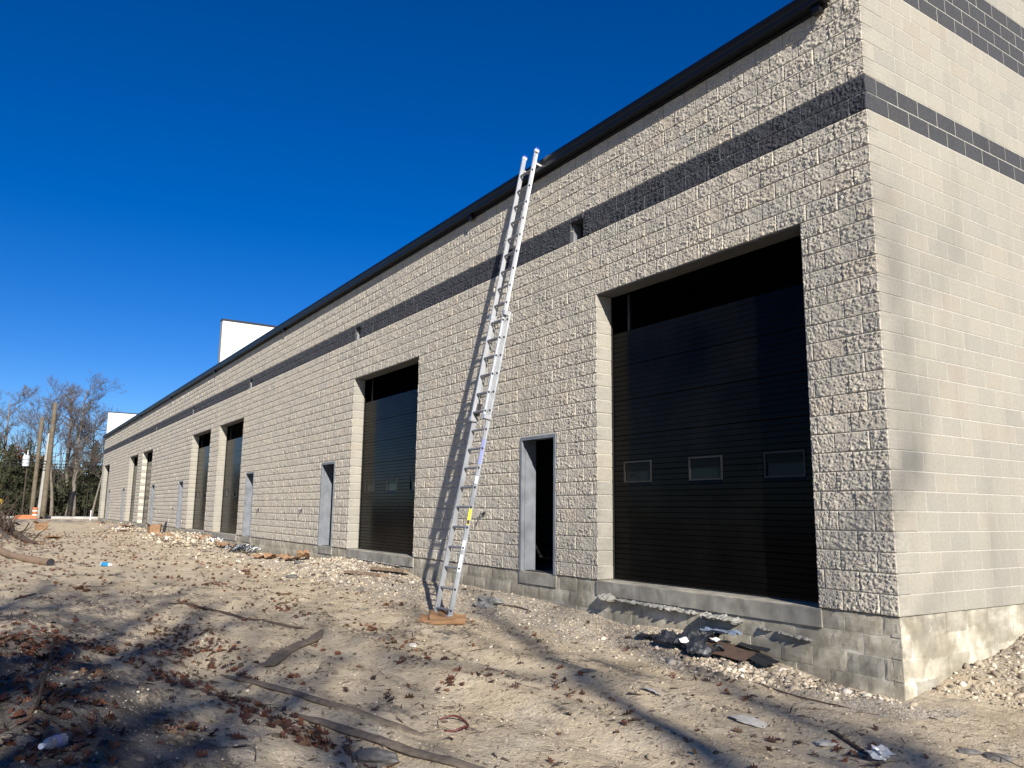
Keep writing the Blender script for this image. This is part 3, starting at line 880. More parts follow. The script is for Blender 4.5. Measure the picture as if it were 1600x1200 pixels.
# ---- hose bibbs
def bibb(x, z):
    d = empty('hose_bibb', (x, 0, z)); d.parent = building
    mb = MB().tube([(0, .02, 0), (0, -.07, 0), (0, -.10, -.02), (0, -.115, -.06)], [.012, .012, .013, .015], 8)
    add('spout', mb.mesh('spout'), M['hardware'], d)
    mb = MB(); mb.tube([(0, -.06, .01), (0, -.075, .045)], .006, 6); mb.tube([(-.035, -.085, .05), (.035, -.075, .05)], .008, 6); mb.tube([(0, -.115, .05), (0, -.045, .05)], .008, 6)
    add('handle', mb.mesh('handle'), M['foil'], d)
    add('flange', MB().box(-.03, .03, -.032, -.016, -.03, .03).mesh('flange'), M['hardware'], d)
for x in (-7.75, -17.86, -22.24, -37.3, -42.4, -58.1, -62.5): bibb(x, .93)
for a, b in VENT:  # pipe stub and flap left in each wall sleeve
    d = empty('vent_sleeve', ((a+b)/2, .1, 26*C)); d.parent = building
    mb = MB().box(-.155, -.148, -.06, .1, .003, .32); mb.box(-.148, -.12, -.02, .1, .003, .13)
    add('sleeve_side', mb.mesh('sleeve_side'), M['rung_alu'], d)

# ------------------------------------------------------------------ vegetation
def limb_tree(seed, height, trunk_r, levels=4, lean=.06, crown_from=.35, spread_=.9, nsub=(9, 6, 5, 4), twig_len=1.0, up=.35):
    """returns (trunk MB, branches MB) for a bare tree standing at the origin"""
    r = random.Random(seed)
    tr = MB(); br = MB()
    pts = []; rad = []
    n = 12; x = y = 0.0; dx = r.uniform(-lean, lean); dy = r.uniform(-lean, lean)
    for i in range(n+1):
        t = i/n
        pts.append(Vector((x, y, t*height*.93))); rad.append(trunk_r*(1.25-.25*min(1, t*8))*(1-.88*t)+.008)
        dx += r.uniform(-.05, .05); dy += r.uniform(-.05, .05)
        x += dx*height/n; y += dy*height/n
    pts[0].z = -.3
    tr.tube(pts, rad, 9)
    def grow(p, d, L, rr, lev):
        k = 4 if lev < 3 else 3
        q = [p]; dd = d.copy(); ra = [rr]
        for i in range(1, k+1):
            dd = (dd+Vector((r.uniform(-.28, .28), r.uniform(-.28, .28), r.uniform(-.16, .28)+up*.12))).normalized()
            q.append(q[-1]+dd*(L/k)); ra.append(max(rr*(1-.75*i/k), .0075))
        br.tube(q, ra, 5 if lev == 1 else (4 if lev == 2 else 3), cap=False)
        if lev >= levels: return
        for j in range(nsub[min(lev, len(nsub)-1)]):
            t = r.uniform(.25, 1.0); i0 = min(int(t*k), k-1); f = t*k-i0
            b0 = q[i0].lerp(q[i0+1], f)
            d0 = (q[i0+1]-q[i0]).normalized()
            s = Vector((r.uniform(-1, 1), r.uniform(-1, 1), r.uniform(-.5, .8)))
            d1 = (d0*.75+s.normalized()*spread_*.8).normalized()
            grow(b0, d1, L*r.uniform(.38, .62)*twig_len, ra[i0]*.55+.003, lev+1)
    for j in range(nsub[0]+5):
        t = crown_from+(1-crown_from)*(j+r.random())/(nsub[0]+5)
        i0 = min(int(t*n), n-1); p = pts[i0].lerp(pts[i0+1], t*n-i0)
        a = r.uniform(0, 2*PI); e = r.uniform(.15, .9)
        d = Vector((math.cos(a)*math.cos(e), math.sin(a)*math.cos(e), math.sin(e)))
        grow(p, d, height*r.uniform(.18, .34)*(1.15-.55*t), rad[i0]*.55, 1)
    return tr, br

bare_kinds = []
for k, (h, tr_, lv, cf, sp) in enumerate([(16.0, .27, 4, .42, .85), (14.5, .20, 4, .5, .7), (15.5, .30, 4, .30, 1.0)]):
    a, b = limb_tree(30+k, h, tr_, lv, .05, cf, sp, (9, 6, 6, 6))
    bare_kinds.append((a.mesh('bare_trunk', smooth=True, fix=False), b.mesh('bare_crown', fix=False)))
    bare_kinds[-1][0].materials.append(M['bark_grey']); bare_kinds[-1][1].materials.append(M['twig'])
def bare_tree(x, y, kind, s, rot, label, group, zs=1.0):
    t = empty('bare_tree', (x, y, gz(x, y)-.05), rot); t.scale = (s, s, s*zs)
    tag(t, label, 'tree', group)
    add('trunk', bare_kinds[kind][0], None, t); add('crown', bare_kinds[kind][1], None, t)
    return t
bare_tree(-107, .9, 0, 1.08, .4, 'tall bare tree with forked pale trunk nearest the far building corner', 'bare trees beyond the road')
bare_tree(-108.5, -1.3, 1, 1.0, 1.9, 'slim bare tree just right of the tallest brown pole', 'bare trees beyond the road')
bare_tree(-106, .1, 1, .62, 3.9, 'short crooked pale-trunked bare tree between the two tallest bare trees', 'bare trees beyond the road')
bare_tree(-112, 3.4, 2, .92, 2.2, 'bare tree rising just behind the far white parapet', 'bare trees beyond the road')
bare_tree(-126, -4.4, 1, .98, 5.1, 'thin bare tree behind the left brown pole', 'bare trees beyond the road')
bare_tree(-120, -6.6, 2, 1.08, .9, 'bare tree at the left edge above dark evergreens', 'bare trees beyond the road')
bare_tree(-116, .6, 2, 1.12, 3.0, 'bare tree standing deeper in the wood behind the poles', 'bare trees beyond the road')
bare_tree(-104.5, 2.75, 1, .66, 4.4, 'small thin bare tree standing alone close to the building end', 'bare trees beyond the road')

# trees of the wood on the sunny side of the yard, behind the photographer; their shadows cross the ground and the end wall
SUNNY = [(x, c0-x/3, k, sc_) for x, c0, k, sc_ in ((30, -2.9, 1, 1.35), (36, -3.7, 0, 1.4), (40, -1.8, 1, 1.5), (22, -8.7, 0, 1.25), (19, -7.9, 1, 1.1), (17, -12.0, 2, 1.2), (42, 2.9, 1, 1.5), (20, -10.1, 2, 1.2), (38, -4.5, 2, 1.45), (26, -7.2, 1, 1.2))]
for k, (h, tr_) in enumerate([(16.0, .33), (17.0, .29), (15.0, .36)]):
    a, b = limb_tree(60+k, h, tr_, 3, .04, .55, .8, (3, 4, 3))
    bare_kinds.append((a.mesh('bare_trunk', smooth=True, fix=False), b.mesh('bare_crown', fix=False)))
    bare_kinds[-1][0].materials.append(M['bark_grey']); bare_kinds[-1][1].materials.append(M['twig'])
for i, (x, y, k, s) in enumerate(SUNNY):
    bare_tree(x, y, k+3, s, i*1.37+.5, 'bare tree behind the viewpoint whose shadow falls on the yard', 'bare trees behind the viewpoint')

def conifer(seed, h, rbase, dens=1.0):
    r = np.random.default_rng(seed)
    V = []; F = []
    nl = int(36*dens)
    for i in range(nl):
        t = (i+.5)/nl; z = h*(.10+.9*t)
        L = rbase*(1-t)**.75*r.uniform(.7, 1.15)+.15
        for a in r.uniform(0, 2*PI, 6):
            d = np.array([math.cos(a), math.sin(a), 0]); droop = r.uniform(-.35, .05)
            m = max(4, int(L*7))
            for q in range(m):
                s = (q+.6)/m*L
                c0 = d*s+np.array([0, 0, z+droop*s+r.normal(0, .05)])+r.normal(0, .09, 3)
                for _ in range(2):
                    u = r.normal(0, 1, 3); u /= np.linalg.norm(u); w = np.cross(u, r.normal(0, 1, 3)); w /= np.linalg.norm(w)
                    sz = r.uniform(.12, .3)
                    n = len(V); V += [c0-u*sz, c0+u*sz+w*sz*.15, c0+w*sz*.55]; F.append([n, n+1, n+2])
    return mesh_np('conifer_crown', np.array(V), np.array(F))
con_kinds = [conifer(1, 10.5, 3.0), conifer(2, 9.0, 3.4), conifer(3, 11.5, 2.6)]
con_trunk = MB().tube([(0, 0, -.3), (0, 0, 3), (.05, 0, 9.4)], [.2, .16, .03], 8).mesh('conifer_trunk', smooth=True); con_trunk.materials.append(M['bark_dark'])
def evergreen(x, y, k, s, label, mat='needle', rot=0.0, zs=1.0):
    t = empty('evergreen_tree', (x, y, gz(x, y)), rot); t.scale = (s, s, s*zs)
    tag(t, label, 'tree', 'evergreens beyond the road')
    me = con_kinds[k]
    if len(me.materials): me = me.copy(); me.materials.clear()
    me.materials.append(M[mat])
    add('trunk', con_trunk, None, t); add('crown', me, None, t)
evergreen(-109, -6.2, 1, .95, 'wide dark evergreen at the left edge behind the brush', 'needle', .3)
evergreen(-112, -4.3, 0, .88, 'dark evergreen behind the left brown pole', 'needle', 1.3)
evergreen(-116, -7.6, 1, 1.05, 'olive evergreen at the very left behind the dark one', 'needle_olive', 2.2)
evergreen(-110, 3.0, 0, .92, 'dark evergreen hugging the far corner of the building', 'needle', 4.0)
evergreen(-113, .9, 2, .72, 'narrow dark evergreen in the gap between the bare trunks', 'needle', 5.0)
evergreen(-114, -2.6, 1, .85, 'low evergreen between the poles, deep in the wood', 'needle_olive', .8)
evergreen(-109, 6.0, 1, 1.0, 'evergreen hidden behind the far building corner', 'needle', 2.8)
evergreen(-111, -10.5, 0, 1.0, 'evergreen just outside the left edge of the view', 'needle', 1.8)

def leaf_cloud(seed, blobs, n, size, name):
    r = np.random.default_rng(seed); V = []; F = []
    B = np.array(blobs); wts = B[:, 3]**2; wts /= wts.sum()
    ch = r.choice(len(B), n, p=wts)
    for i in ch:
        d = r.normal(0, 1, 3); d /= np.linalg.norm(d); rr = B[i, 3]*r.uniform(.35, 1)**.5
        c0 = B[i, :3]+d*rr*np.array([1, 1, .8])
        u = r.normal(0, 1, 3); u /= np.linalg.norm(u); w = np.cross(u, r.normal(0, 1, 3)); w /= np.linalg.norm(w); sz = size*r.uniform(.6, 1.4)
        k = len(V); V += [c0-u*sz, c0+w*sz*.5, c0+u*sz, c0-w*sz*.5]; F.append([k, k+1, k+2, k+3])
    return mesh_np(name, np.array(V), np.array(F))
t = empty('brown_leaf_tree', (-113, -4.9, -.3)); tag(t, 'tree with withered red-brown leaves left of the leaning poles', 'tree')
a, b = limb_tree(77, 8.5, .14, 3, .05, .25, .9, (7, 5, 4))
add('trunk', a.mesh('trunk', fix=False), M['bark_dark'], t)
bl = [(random.uniform(-1.8, 1.8), random.uniform(-1.6, 1.6), random.uniform(3.5, 8.3), random.uniform(.5, 1.1)) for _ in range(22)]
add('crown', leaf_cloud(5, bl, 2600, .16, 'crown'), M['brown_leaf_tree'], t)
t = empty('yellow_shrub', (-62, -7.55, gz(-62, -7.55))); tag(t, 'small bright yellow shrub at the left edge behind dark brush', 'shrub')
bl = [(random.uniform(-.8, .8), random.uniform(-.9, .75), random.uniform(1.35, 2.0)-.35, random.uniform(.15, .32)) for _ in range(14)]
add('crown', leaf_cloud(6, bl, 700, .07, 'crown'), M['yellow_leaf'], t)
mb = MB()
for i in range(8): mb.tube([(0, 0, -.2), (random.uniform(-.3, .3), random.uniform(-.3, .3), .6), (random.uniform(-.7, .7), random.uniform(-.7, .7), 1.4)], [.03, .02, .006], 4)
add('stem', mb.mesh('stem', fix=False), M['stick'], t)

# far wood: tangled understorey and trunks that read as one mass
r = np.random.default_rng(21)
V = []; F = []
def quad_sticks(n, xr, yr, hr, w):
    for _ in range(n):
        x = r.uniform(*xr); y = r.uniform(*yr); h = r.uniform(*hr); ww = w*r.uniform(.5, 1.5)
        dx, dy = r.normal(0, .12, 2)*h
        p = np.array([x, y, -.4]); q = np.array([x+dx, y+dy, h])
        k = len(V)
        for c0, s in ((p, 1), (q, .25)):
            for a in (0, 2.1, 4.2): V.append(c0+np.array([math.cos(a), math.sin(a), 0])*ww*s)
        for a in range(3): F.append([k+a, k+(a+1) % 3, k+3+(a+1) % 3, k+3+a])
quad_sticks(1700, (-150, -108), (-30, 25), (2, 7), .03)
quad_sticks(160, (-160, -116), (-35, 30), (8, 13), .11)
tag(add('background_wood', mesh_np('background_wood', np.array(V), np.array(F)), M['twig']), 'grey-brown tangle of undergrowth and trunks beyond the road', 'wood', kind='stuff')
bl = [(r.uniform(-150, -111), r.uniform(-30, 26), r.uniform(-.2, 3.4), r.uniform(.8, 2.1)) for _ in range(260)]
tag(add('undergrowth', leaf_cloud(8, bl, 40000, .24, 'undergrowth'), M['needle']), 'dark evergreen undergrowth filling the wood beyond the road', 'undergrowth', kind='stuff')
bl = [(r.uniform(-168, -152), r.uniform(-40, 36), r.uniform(.5, 7.0), r.uniform(1.6, 3.0)) for _ in range(300)]
tag(add('distant_wood', leaf_cloud(9, bl, 30000, .55, 'distant_wood'), M['needle']), 'dark distant wood closing the view beyond the road', 'wood', kind='stuff')

# tangle of roots and dead brush on the bank at the left edge
t = empty('brush_pile', (-33.5, -6.6, gz(-33.5, -6.6))); tag(t, 'tangle of dead roots and brush on the bank at the left edge', 'brush')
mb = MB(); rr = random.Random(5)
for i in range(240):
    x0, y0 = rr.uniform(-5, 2.5), rr.gauss(-.75, .55)
    z0 = gz(-33.5+x0, -6.6+y0)-t.location.z-.1
    p = Vector((x0, y0, z0)); d = Vector((rr.uniform(-1, 1), rr.uniform(-.9, .5), rr.uniform(.1, 1.1))).normalized()
    L = rr.uniform(.5, 1.7); q = [p]
    for s in range(4):
        d = (d+Vector((rr.uniform(-.4, .4), rr.uniform(-.4, .4), rr.uniform(-.35, .2)))).normalized(); q.append(q[-1]+d*L/4)
    w = rr.uniform(.012, .04); mb.tube(q, [w, w*.9, w*.7, w*.5, w*.2], 4, cap=False)
add('branches', mb.mesh('branches', fix=False), M['stick'], t)
mb = MB()
mb.tube([(-.5, -.35, .25), (.6, .1, .05), (1.9, .35, -.12), (3.2, .75, -.28), (4.6, .95, -.34)], [.16, .14, .11, .08, .03], 8)
mb.tube([(.3, -.1, .1), (.2, -.5, .6), (.5, -.9, 1.2)], [.08, .06, .02], 6); mb.tube([(-.3, -.3, .2), (-1.0, .0, .5), (-1.6, .2, .4)], [.08, .05, .02], 6)
add('root_log', mb.mesh('root_log', smooth=True), M['stick'], t)

# ------------------------------------------------------------------ poles, wires and road-side things at the far end
def pole(base, top, r0, r1, mat, label, name='utility_pole'):
    z0 = gz(base[0], base[1])-.4
    t = empty(name, (base[0], base[1], gz(base[0], base[1]))); tag(t, label, 'pole', 'utility poles by the road')
    b = Vector((0, 0, -.4)); e = Vector((top[0]-base[0], top[1]-base[1], top[2]-t.location.z))
    n = 6
    mb = MB().tube([b.lerp(e, i/n) for i in range(n+1)], [r0+(r1-r0)*i/n for i in range(n+1)], 10)
    add('shaft', mb.mesh('shaft', smooth=True), M[mat], t)
    return t, e
p1, e1 = pole((-93, -3.98), (-93, -3.93, 10.35), .24, .19, 'pole_wood', 'brown wooden pole, the left and shorter of the two brown poles')
p2, e2 = pole((-88, -3.17), (-88, -3.09, 11.45), .27, .20, 'pole_wood', 'thick brown wooden pole, tallest by the road')
p3, e3 = pole((-88.6, -3.52), (-88.6, -3.33, 8.3), .21, .14, 'pole_pale', 'pale thin pole leaning against the tallest brown pole')
mb = MB().tube([e3+Vector((0, 0, -.1)), e3+Vector((0, -.02, .25)), e3+Vector((0, -.2, .75))], [.06, .07, .05], 6)
add('lamp_bracket', mb.mesh('lamp_bracket'), M['hardware'], p3)
for zz in (4.9, 5.2, 5.5, 5.8):
    c0 = e3*(zz/e3.z); add('strap', MB().lathe([(.235, -.05), (.235, .05)], 10, tuple(c0)).mesh('strap'), M['hardware'], p3)
p4, e4 = pole((-102.5, -4.6), (-102.5, -4.55, 8.4), .11, .08, 'bark_dark', 'thin far pole carrying a grey transformer beyond the road')
mb = MB().lathe([(0, 5.75), (.33, 5.75), (.36, 5.85), (.36, 6.9), (.30, 7.05), (0, 7.08)], 14, (.1, -.15, 0))
tr = add('transformer', mb.mesh('transformer', smooth=False), M['transformer'], p4)
mb = MB().lathe([(.05, 7.05), (.09, 7.2), (.05, 7.5), (.07, 7.6), (0, 7.7)], 8, (.1, -.05, 0)); mb.lathe([(.05, 7.0), (.08, 7.15), (0, 7.3)], 8, (.1, -.35, 0))
add('bushing', mb.mesh('bushing'), M['transformer'], tr)
for i, (xx, zz) in enumerate([(-93.2, 5.15), (-93.2, 5.5), (-93.4, 5.85), (-102.4, 7.2)]):
    pts = [(xx, y, zz+.00035*(y+3)**2-.1) for y in np.linspace(-60, 50, 34)]
    w = add('overhead_wire', MB().tube(pts, .028, 5).mesh('overhead_wire', fix=False), M['hardware'])
    tag(w, ['lowest black wire crossing in front of the wood', 'middle black wire crossing in front of the wood', 'upper black wire crossing in front of the wood', 'highest wire, at the height of the transformer'][i], 'wire', 'overhead wires along the road')
# orange road-work drum and barricade
bx, by = -86.0, -3.95
t = empty('traffic_drum', (bx, by, gz(bx, by))); t.scale = (.85, .85, .8); tag(t, 'orange traffic drum beside the foot of the pale pole', 'drum')
add('body', MB().lathe([(0, .02), (.32, .02), (.32, .1), (.29, .1), (.27, 1.35), (.24, 1.42), (0, 1.42)], 14).mesh('body'), M['orange'], t)
for zz in (.45, .95): add('stripe', MB().lathe([(.289, zz), (.286, zz+.12)], 14).mesh('stripe'), M['white_stripe'], t)
add('base', MB().lathe([(0, 0), (.42, 0), (.42, .07), (.33, .09)], 14).mesh('base'), M['hardware'], t)
t = empty('barrier', (-84.5, -4.75, gz(-84.5, -4.75))); tag(t, 'low orange plastic barrier lying left of the traffic drum', 'barrier')
poly = [(-.95, .05), (.95, .05), (.95, .18), (.8, .34), (.5, .42), (-.5, .42), (-.8, .34), (-.95, .18)]
add('shell', MB().prism(poly, -.16, .16).mesh('shell'), M['orange'], t)
for s in (-.6, .6): add('foot', MB().box(-.25, .25, s-.12, s+.12, -.02, .052).mesh('foot'), M['hardware'], t)
sx_, sy_ = -80.0, .35
t = empty('survey_stake', (sx_, sy_, gz(sx_, sy_))); tag(t, 'thin white survey stake just left of the building end', 'stake')
add('shaft', MB().box(-.03, .03, -.03, .03, -.2, .95).mesh('shaft'), M['white_stripe'], t)

# ------------------------------------------------------------------ the extension ladder
A0 = Vector((-6.065, -1.70, -.635)); A1 = Vector((-6.02, -.165, 7.05))
ax = (A1-A0); LL = ax.length; ax = ax.normalized()
side = Vector((1, 0, 0)); side = (side-ax*side.dot(ax)).normalized(); nrm = side.cross(ax)   # nrm points to the climber
if nrm.y > 0: nrm = -nrm
ladder = empty('extension_ladder', A0); tag(ladder, 'tall aluminium extension ladder leaning on the gutter with foot on brown paper', 'ladder')
def lp(s, l, n=0.0): return side*s+ax*l+nrm*n
def channel(name, s, l0, l1, n0, width=.076, fl=.025, out=1, th=.004, mat='aluminium'):
    """C-shaped rail: web at s, flanges pointing outwards"""
    mb = MB()
    def slab(sa, sb, na, nb_):
        V = [lp(x, l, n) for l in (l0, l1) for x, n in ((sa, na), (sb, na), (sb, nb_), (sa, nb_))]
        mb.add(V, [[0, 1, 2, 3], [4, 5, 6, 7], [0, 1, 5, 4], [1, 2, 6, 5], [2, 3, 7, 6], [3, 0, 4, 7]])
    slab(s, s+out*th, n0, n0+width)
    slab(s+out*th*1.01, s+out*fl, n0, n0+th); slab(s+out*th*1.01, s+out*fl, n0+width-th, n0+width)
    return add(name, mb.mesh(name), M[mat], ladder)
BL = 4.88; F0, F1 = 3.05, LL-.04
base_rails = [channel('base_rail', s*.205, 0.04, BL, 0, out=s, mat='aluminium_dull') for s in (-1, 1)]
fly_rails = [channel('fly_rail', s*.172, F0, F1, .056, width=.074, fl=.024, out=s) for s in (-1, 1)]
def rung(name, half, l, n):
    mb = MB(); k = 8; V = []; F = []
    for s in (-half, half):
        for i in range(k):
            a = 2*PI*i/k+.39
            V.append(lp(s, l+.019*math.sin(a), n+.024*math.cos(a)))
    F = [[i, (i+1) % k, k+(i+1) % k, k+i] for i in range(k)]
    mb.add(V, F)
    o = add(name, mb.mesh(name), M['rung_alu'], ladder)
    return o
l = .16
while l < BL-.1:
    rung('base_rung', .2045, l, .042)
    for s in (-1, 1):
        mb = MB(); V = [lp(s*(.2095+dx), l+.017*math.sin(a), .042+.017*math.cos(a)) for dx in (0, .012) for a in np.linspace(0, 2*PI, 9)[:-1]]
        mb.add(V, [[i, (i+1) % 8, 8+(i+1) % 8, 8+i] for i in range(8)]+[list(range(8, 16))])
        add('rung_end', mb.mesh('rung_end'), M['hardware'], base_rails[0 if s < 0 else 1])
    l += .305
l = F0+.14
while l < F1-.05:
    rung('fly_rung', .1715, l, .10)
    for s in (-1, 1):
        mb = MB(); V = [lp(s*(.1765+dx), l+.016*math.sin(a), .10+.016*math.cos(a)) for dx in (0, .012) for a in np.linspace(0, 2*PI, 9)[:-1]]
        mb.add(V, [[i, (i+1) % 8, 8+(i+1) % 8, 8+i] for i in range(8)]+[list(range(8, 16))])
        add('rung_end', mb.mesh('rung_end'), M['hardware'], fly_rails[0 if s < 0 else 1])
    l += .305
def brick_at(name, s0, s1, l0, l1, n0, n1, mat, parent=ladder):
    V = [lp(x, l, n) for l in (l0, l1) for x, n in ((s0, n0), (s1, n0), (s1, n1), (s0, n1))]
    mb = MB().add(V, [[0, 1, 2, 3], [4, 5, 6, 7], [0, 1, 5, 4], [1, 2, 6, 5], [2, 3, 7, 6], [3, 0, 4, 7]])
    return add(name, mb.mesh(name), M[mat], parent)
for s in (-1, 1):
    brick_at('rung_lock', s*.125, s*.165, F0+.10, F0+.30, .01, .075, 'hardware')
    brick_at('rail_guide', s*.168, s*.236, BL-.09, BL-.02, .045, .131, 'aluminium')
    brick_at('rail_guide', s*.168, s*.238, F0+.01, F0+.07, -.004, .129, 'aluminium')
    e = brick_at('end_cap', s*.166, s*.204, F1, F1+.05, .05, .13, 'foil')
    brick_at('cap_pad', s*.168, s*.202, F1+.051, F1+.085, .055, .125, 'blue_plastic', e)
    brick_at('standoff_hook', s*.18, s*.20, F1-.22, F1-.19, -.05, .06, 'foil')
    f = brick_at('shoe', s*.195, s*.245, -.02, .09, -.03, .09, 'foil')
    brick_at('shoe_pad', s*.19, s*.25, -.045, -.021, -.04, .10, 'hardware', f)
for (l0, l1, mm) in ((1.42, 1.66, 'yellow_label'), (1.05, 1.18, 'white_label'), (.72, .97, 'white_label'), (2.35, 2.75, 'purple_label'), (2.05, 2.16, 'white_label')):
    brick_at('sticker', .2095, .2103, l0, l1, .012, .062, mm, base_rails[1])
brick_at('warning_print', .2104, .2109, 1.43, 1.49, .016, .058, 'hardware', base_rails[1])

# ------------------------------------------------------------------ loose things on the ground
def lay(o, x, y, dz=0.0):
    o.location = (x, y, gz(x, y)+dz); return o
def sheet(w, h, nu, nv, fn, th=.004, name='sheet'):
    """thin sheet shaped by fn(u,v)->(x,y,z), closed with a thickness"""
    V = []; F = []
    P = [[Vector(fn(i/nu, j/nv)) for j in range(nv+1)] for i in range(nu+1)]
    for s in (0, 1):
        for i in range(nu+1):
            for j in range(nv+1): V.append(P[i][j]+Vector((0, 0, -th*s)))
    n = (nu+1)*(nv+1); ix = lambda i, j, s: s*n+i*(nv+1)+j
    for i in range(nu):
        for j in range(nv):
            F.append([ix(i, j, 0), ix(i+1, j, 0), ix(i+1, j+1, 0), ix(i, j+1, 0)]); F.append([ix(i, j, 1), ix(i, j+1, 1), ix(i+1, j+1, 1), ix(i+1, j, 1)])
    for i in range(nu):
        for j in (0, nv): F.append([ix(i, j, 0), ix(i+1, j, 0), ix(i+1, j, 1), ix(i, j, 1)])
    for j in range(nv):
        for i in (0, nu): F.append([ix(i, j, 0), ix(i, j+1, 0), ix(i, j+1, 1), ix(i, j, 1)])
    return MB().add(V, F).mesh(name)
# kraft paper bundled under the ladder feet
kz = gz(-5.85, -1.95)
t = empty('kraft_paper', (-5.95, -1.85, kz)); tag(t, 'crumpled brown kraft paper under the ladder feet', 'paper')
t.rotation_euler.z = .95
def roll(x0, y0, L, r0, r1, ang, z0, turn=1.35):
    ca, sa_ = math.cos(ang), math.sin(ang)
    def fn(u, v):
        a = -.5*PI+v*2*PI*turn*.62; rr = (r0+(r1-r0)*u)*(1+.12*math.sin(7*u+3*v))
        lx = u*L; ly = rr*math.cos(a); lz = rr+rr*math.sin(a)
        return (x0+lx*ca-ly*sa_, y0+lx*sa_+ly*ca, z0+lz)
    return sheet(1, 1, 10, 12, fn, .003, 'paper_roll')
add('paper_roll', roll(-.16, -.34, .58, .03, .055, .05, -.01), M['kraft'], t)
add('paper_roll', roll(-.10, -.21, .46, .05, .035, .0, .02), M['kraft'], t)
def flat1(u, v): return ((u-.5)*.34-.14+.10*v, (v-.5)*.36-.16, .015+.05*math.sin(u*5+v*2)*v+.05*(1-u)*v+.02*math.cos(v*9))
add('paper_sheet', sheet(1, 1, 14, 12, flat1, .003), M['kraft'], t)
def flat2(u, v): return ((u-.5)*.42+.16, v*.34-.02, .03+.09*v*v+.04*math.sin(u*6)-.03*u)
add('paper_flap', sheet(1, 1, 12, 10, flat2, .003), M['kraft'], t)
def flat3(u, v): return ((u-.5)*.2-.08, .10+v*.16, .03+.08*v+.02*math.sin(u*8))
add('paper_flap', sheet(1, 1, 8, 8, flat3, .003), M['kraft'], t)

def rock_mesh(seed, sub=2, sq=(1, 1, .6), rough=.22):
    bm = bmesh.new(); bmesh.ops.create_icosphere(bm, subdivisions=sub, radius=1)
    r = np.random.default_rng(seed); o = r.uniform(0, 90, 3)
    for v in bm.verts:
        c0 = v.co
        k = 1+rough*1.6*float(pnoise(c0.x*1.3+o[0], c0.y*1.3+c0.z*1.7+o[1]))+rough*.7*float(pnoise(c0.x*3.5+o[2], c0.z*3.5-c0.y*2+o[1]))
        v.co = Vector((c0.x*k*sq[0], c0.y*k*sq[1], c0.z*k*sq[2]))
    me = bpy.data.meshes.new('rock'); bm.to_mesh(me); bm.free(); return me
def rock(x, y, s, sq, mat, label, name='stone', cat='stone', seed=0, rot=0, sub=3, group=None, rough=.22, dz=.25):
    o = add(name, rock_mesh(seed, sub, sq, rough), M[mat], None, (0, 0, 0), (random.uniform(-.1, .1), random.uniform(-.1, .1), rot), (s, s, s))
    lay(o, x, y, s*sq[2]*dz); return tag(o, label, cat, group)
rock(-6.53, -.62, .19, (1.25, .8, .6), 'rough_concrete', 'grey lump of broken concrete right of the ladder foot', 'concrete_lump', 'concrete', 3, .5, 3, rough=.5)
rock(-.73, -5.1, .15, (1.3, .8, .5), 'stone_dark', 'grey rounded rock at the bottom edge between the buried strips', seed=5, rot=.4)
rock(.57, -2.02, .075, (1.2, .8, .3), 'stone_pale', 'small pale flat stone near the silver foil', seed=8, rot=.7, sub=2)
rock(1.30, -1.41, .085, (.9, .6, .35), 'stone_dark', 'dark grey stone at the bottom right, left one of two', seed=11, rot=.9, sub=2)
rock(1.46, -1.33, .085, (1.1, .7, .4), 'stone_dark', 'dark grey stone at the bottom right corner, right one of two', seed=12, rot=.3, sub=2)
rock(-.09, -2.05, .16, (1.2, .55, .06), 'stone_pale', 'wide flat pale slab set in the sand before the corner', seed=14, rot=.3, sub=3)
rock(-4.38, -3.04, .06, (1.3, .8, .5), 'stone_pale', 'white chip of stone left of the brown paper', seed=15, sub=2)
rock(-2.04, -2.22, .07, (1.4, .7, .3), 'stone_dark', 'dark flat stone in the gravel before the near door', seed=16, rot=.8, sub=2)
rock(-13.2, -1.7, .16, (1.3, .9, .35), 'stone_dark', 'purple-grey flat stone left of the two planks', seed=17, sub=2)
rock(-15.6, -.75, .15, (1.3, .9, .3), 'stone_dark', 'grey flat stone beside the torn cardboard', seed=18, sub=2)
# grey shard of metal, foil ball, red ring
def shard(u, v): return ((u-.5)*.26, (v-.5)*.05*(1.2-u), .015+.012*math.sin(5*u))
o = tag(lay(add('metal_shard', sheet(1, 1, 10, 3, shard, .002), M['foil'], None, rot=(0, 0, .1)), -1.15, -2.18, .02), 'small grey metal shard on the sand below the near door', 'scrap')
me = rock_mesh(31, 3, (1, .8, .7), .75); o = tag(lay(add('foil_ball', me, M['foil'], None, (0, 0, 0), (.3, .2, .5), (.062, .062, .062)), 1.02, -2.05, .05), 'crumpled silver foil at the bottom right', 'litter')
pts = [(.17*math.cos(a)*1.15, .13*math.sin(a), .02+.012*math.sin(3*a)) for a in np.linspace(-.7, 3.6, 26)]
o = tag(lay(add('red_band', MB().tube(pts, .008, 7).mesh('red_band', smooth=True), M['red_plastic'], None, rot=(0, 0, -.3)), -1.16, -4.28, 0), 'curved dark red band lying on pale sand', 'band')

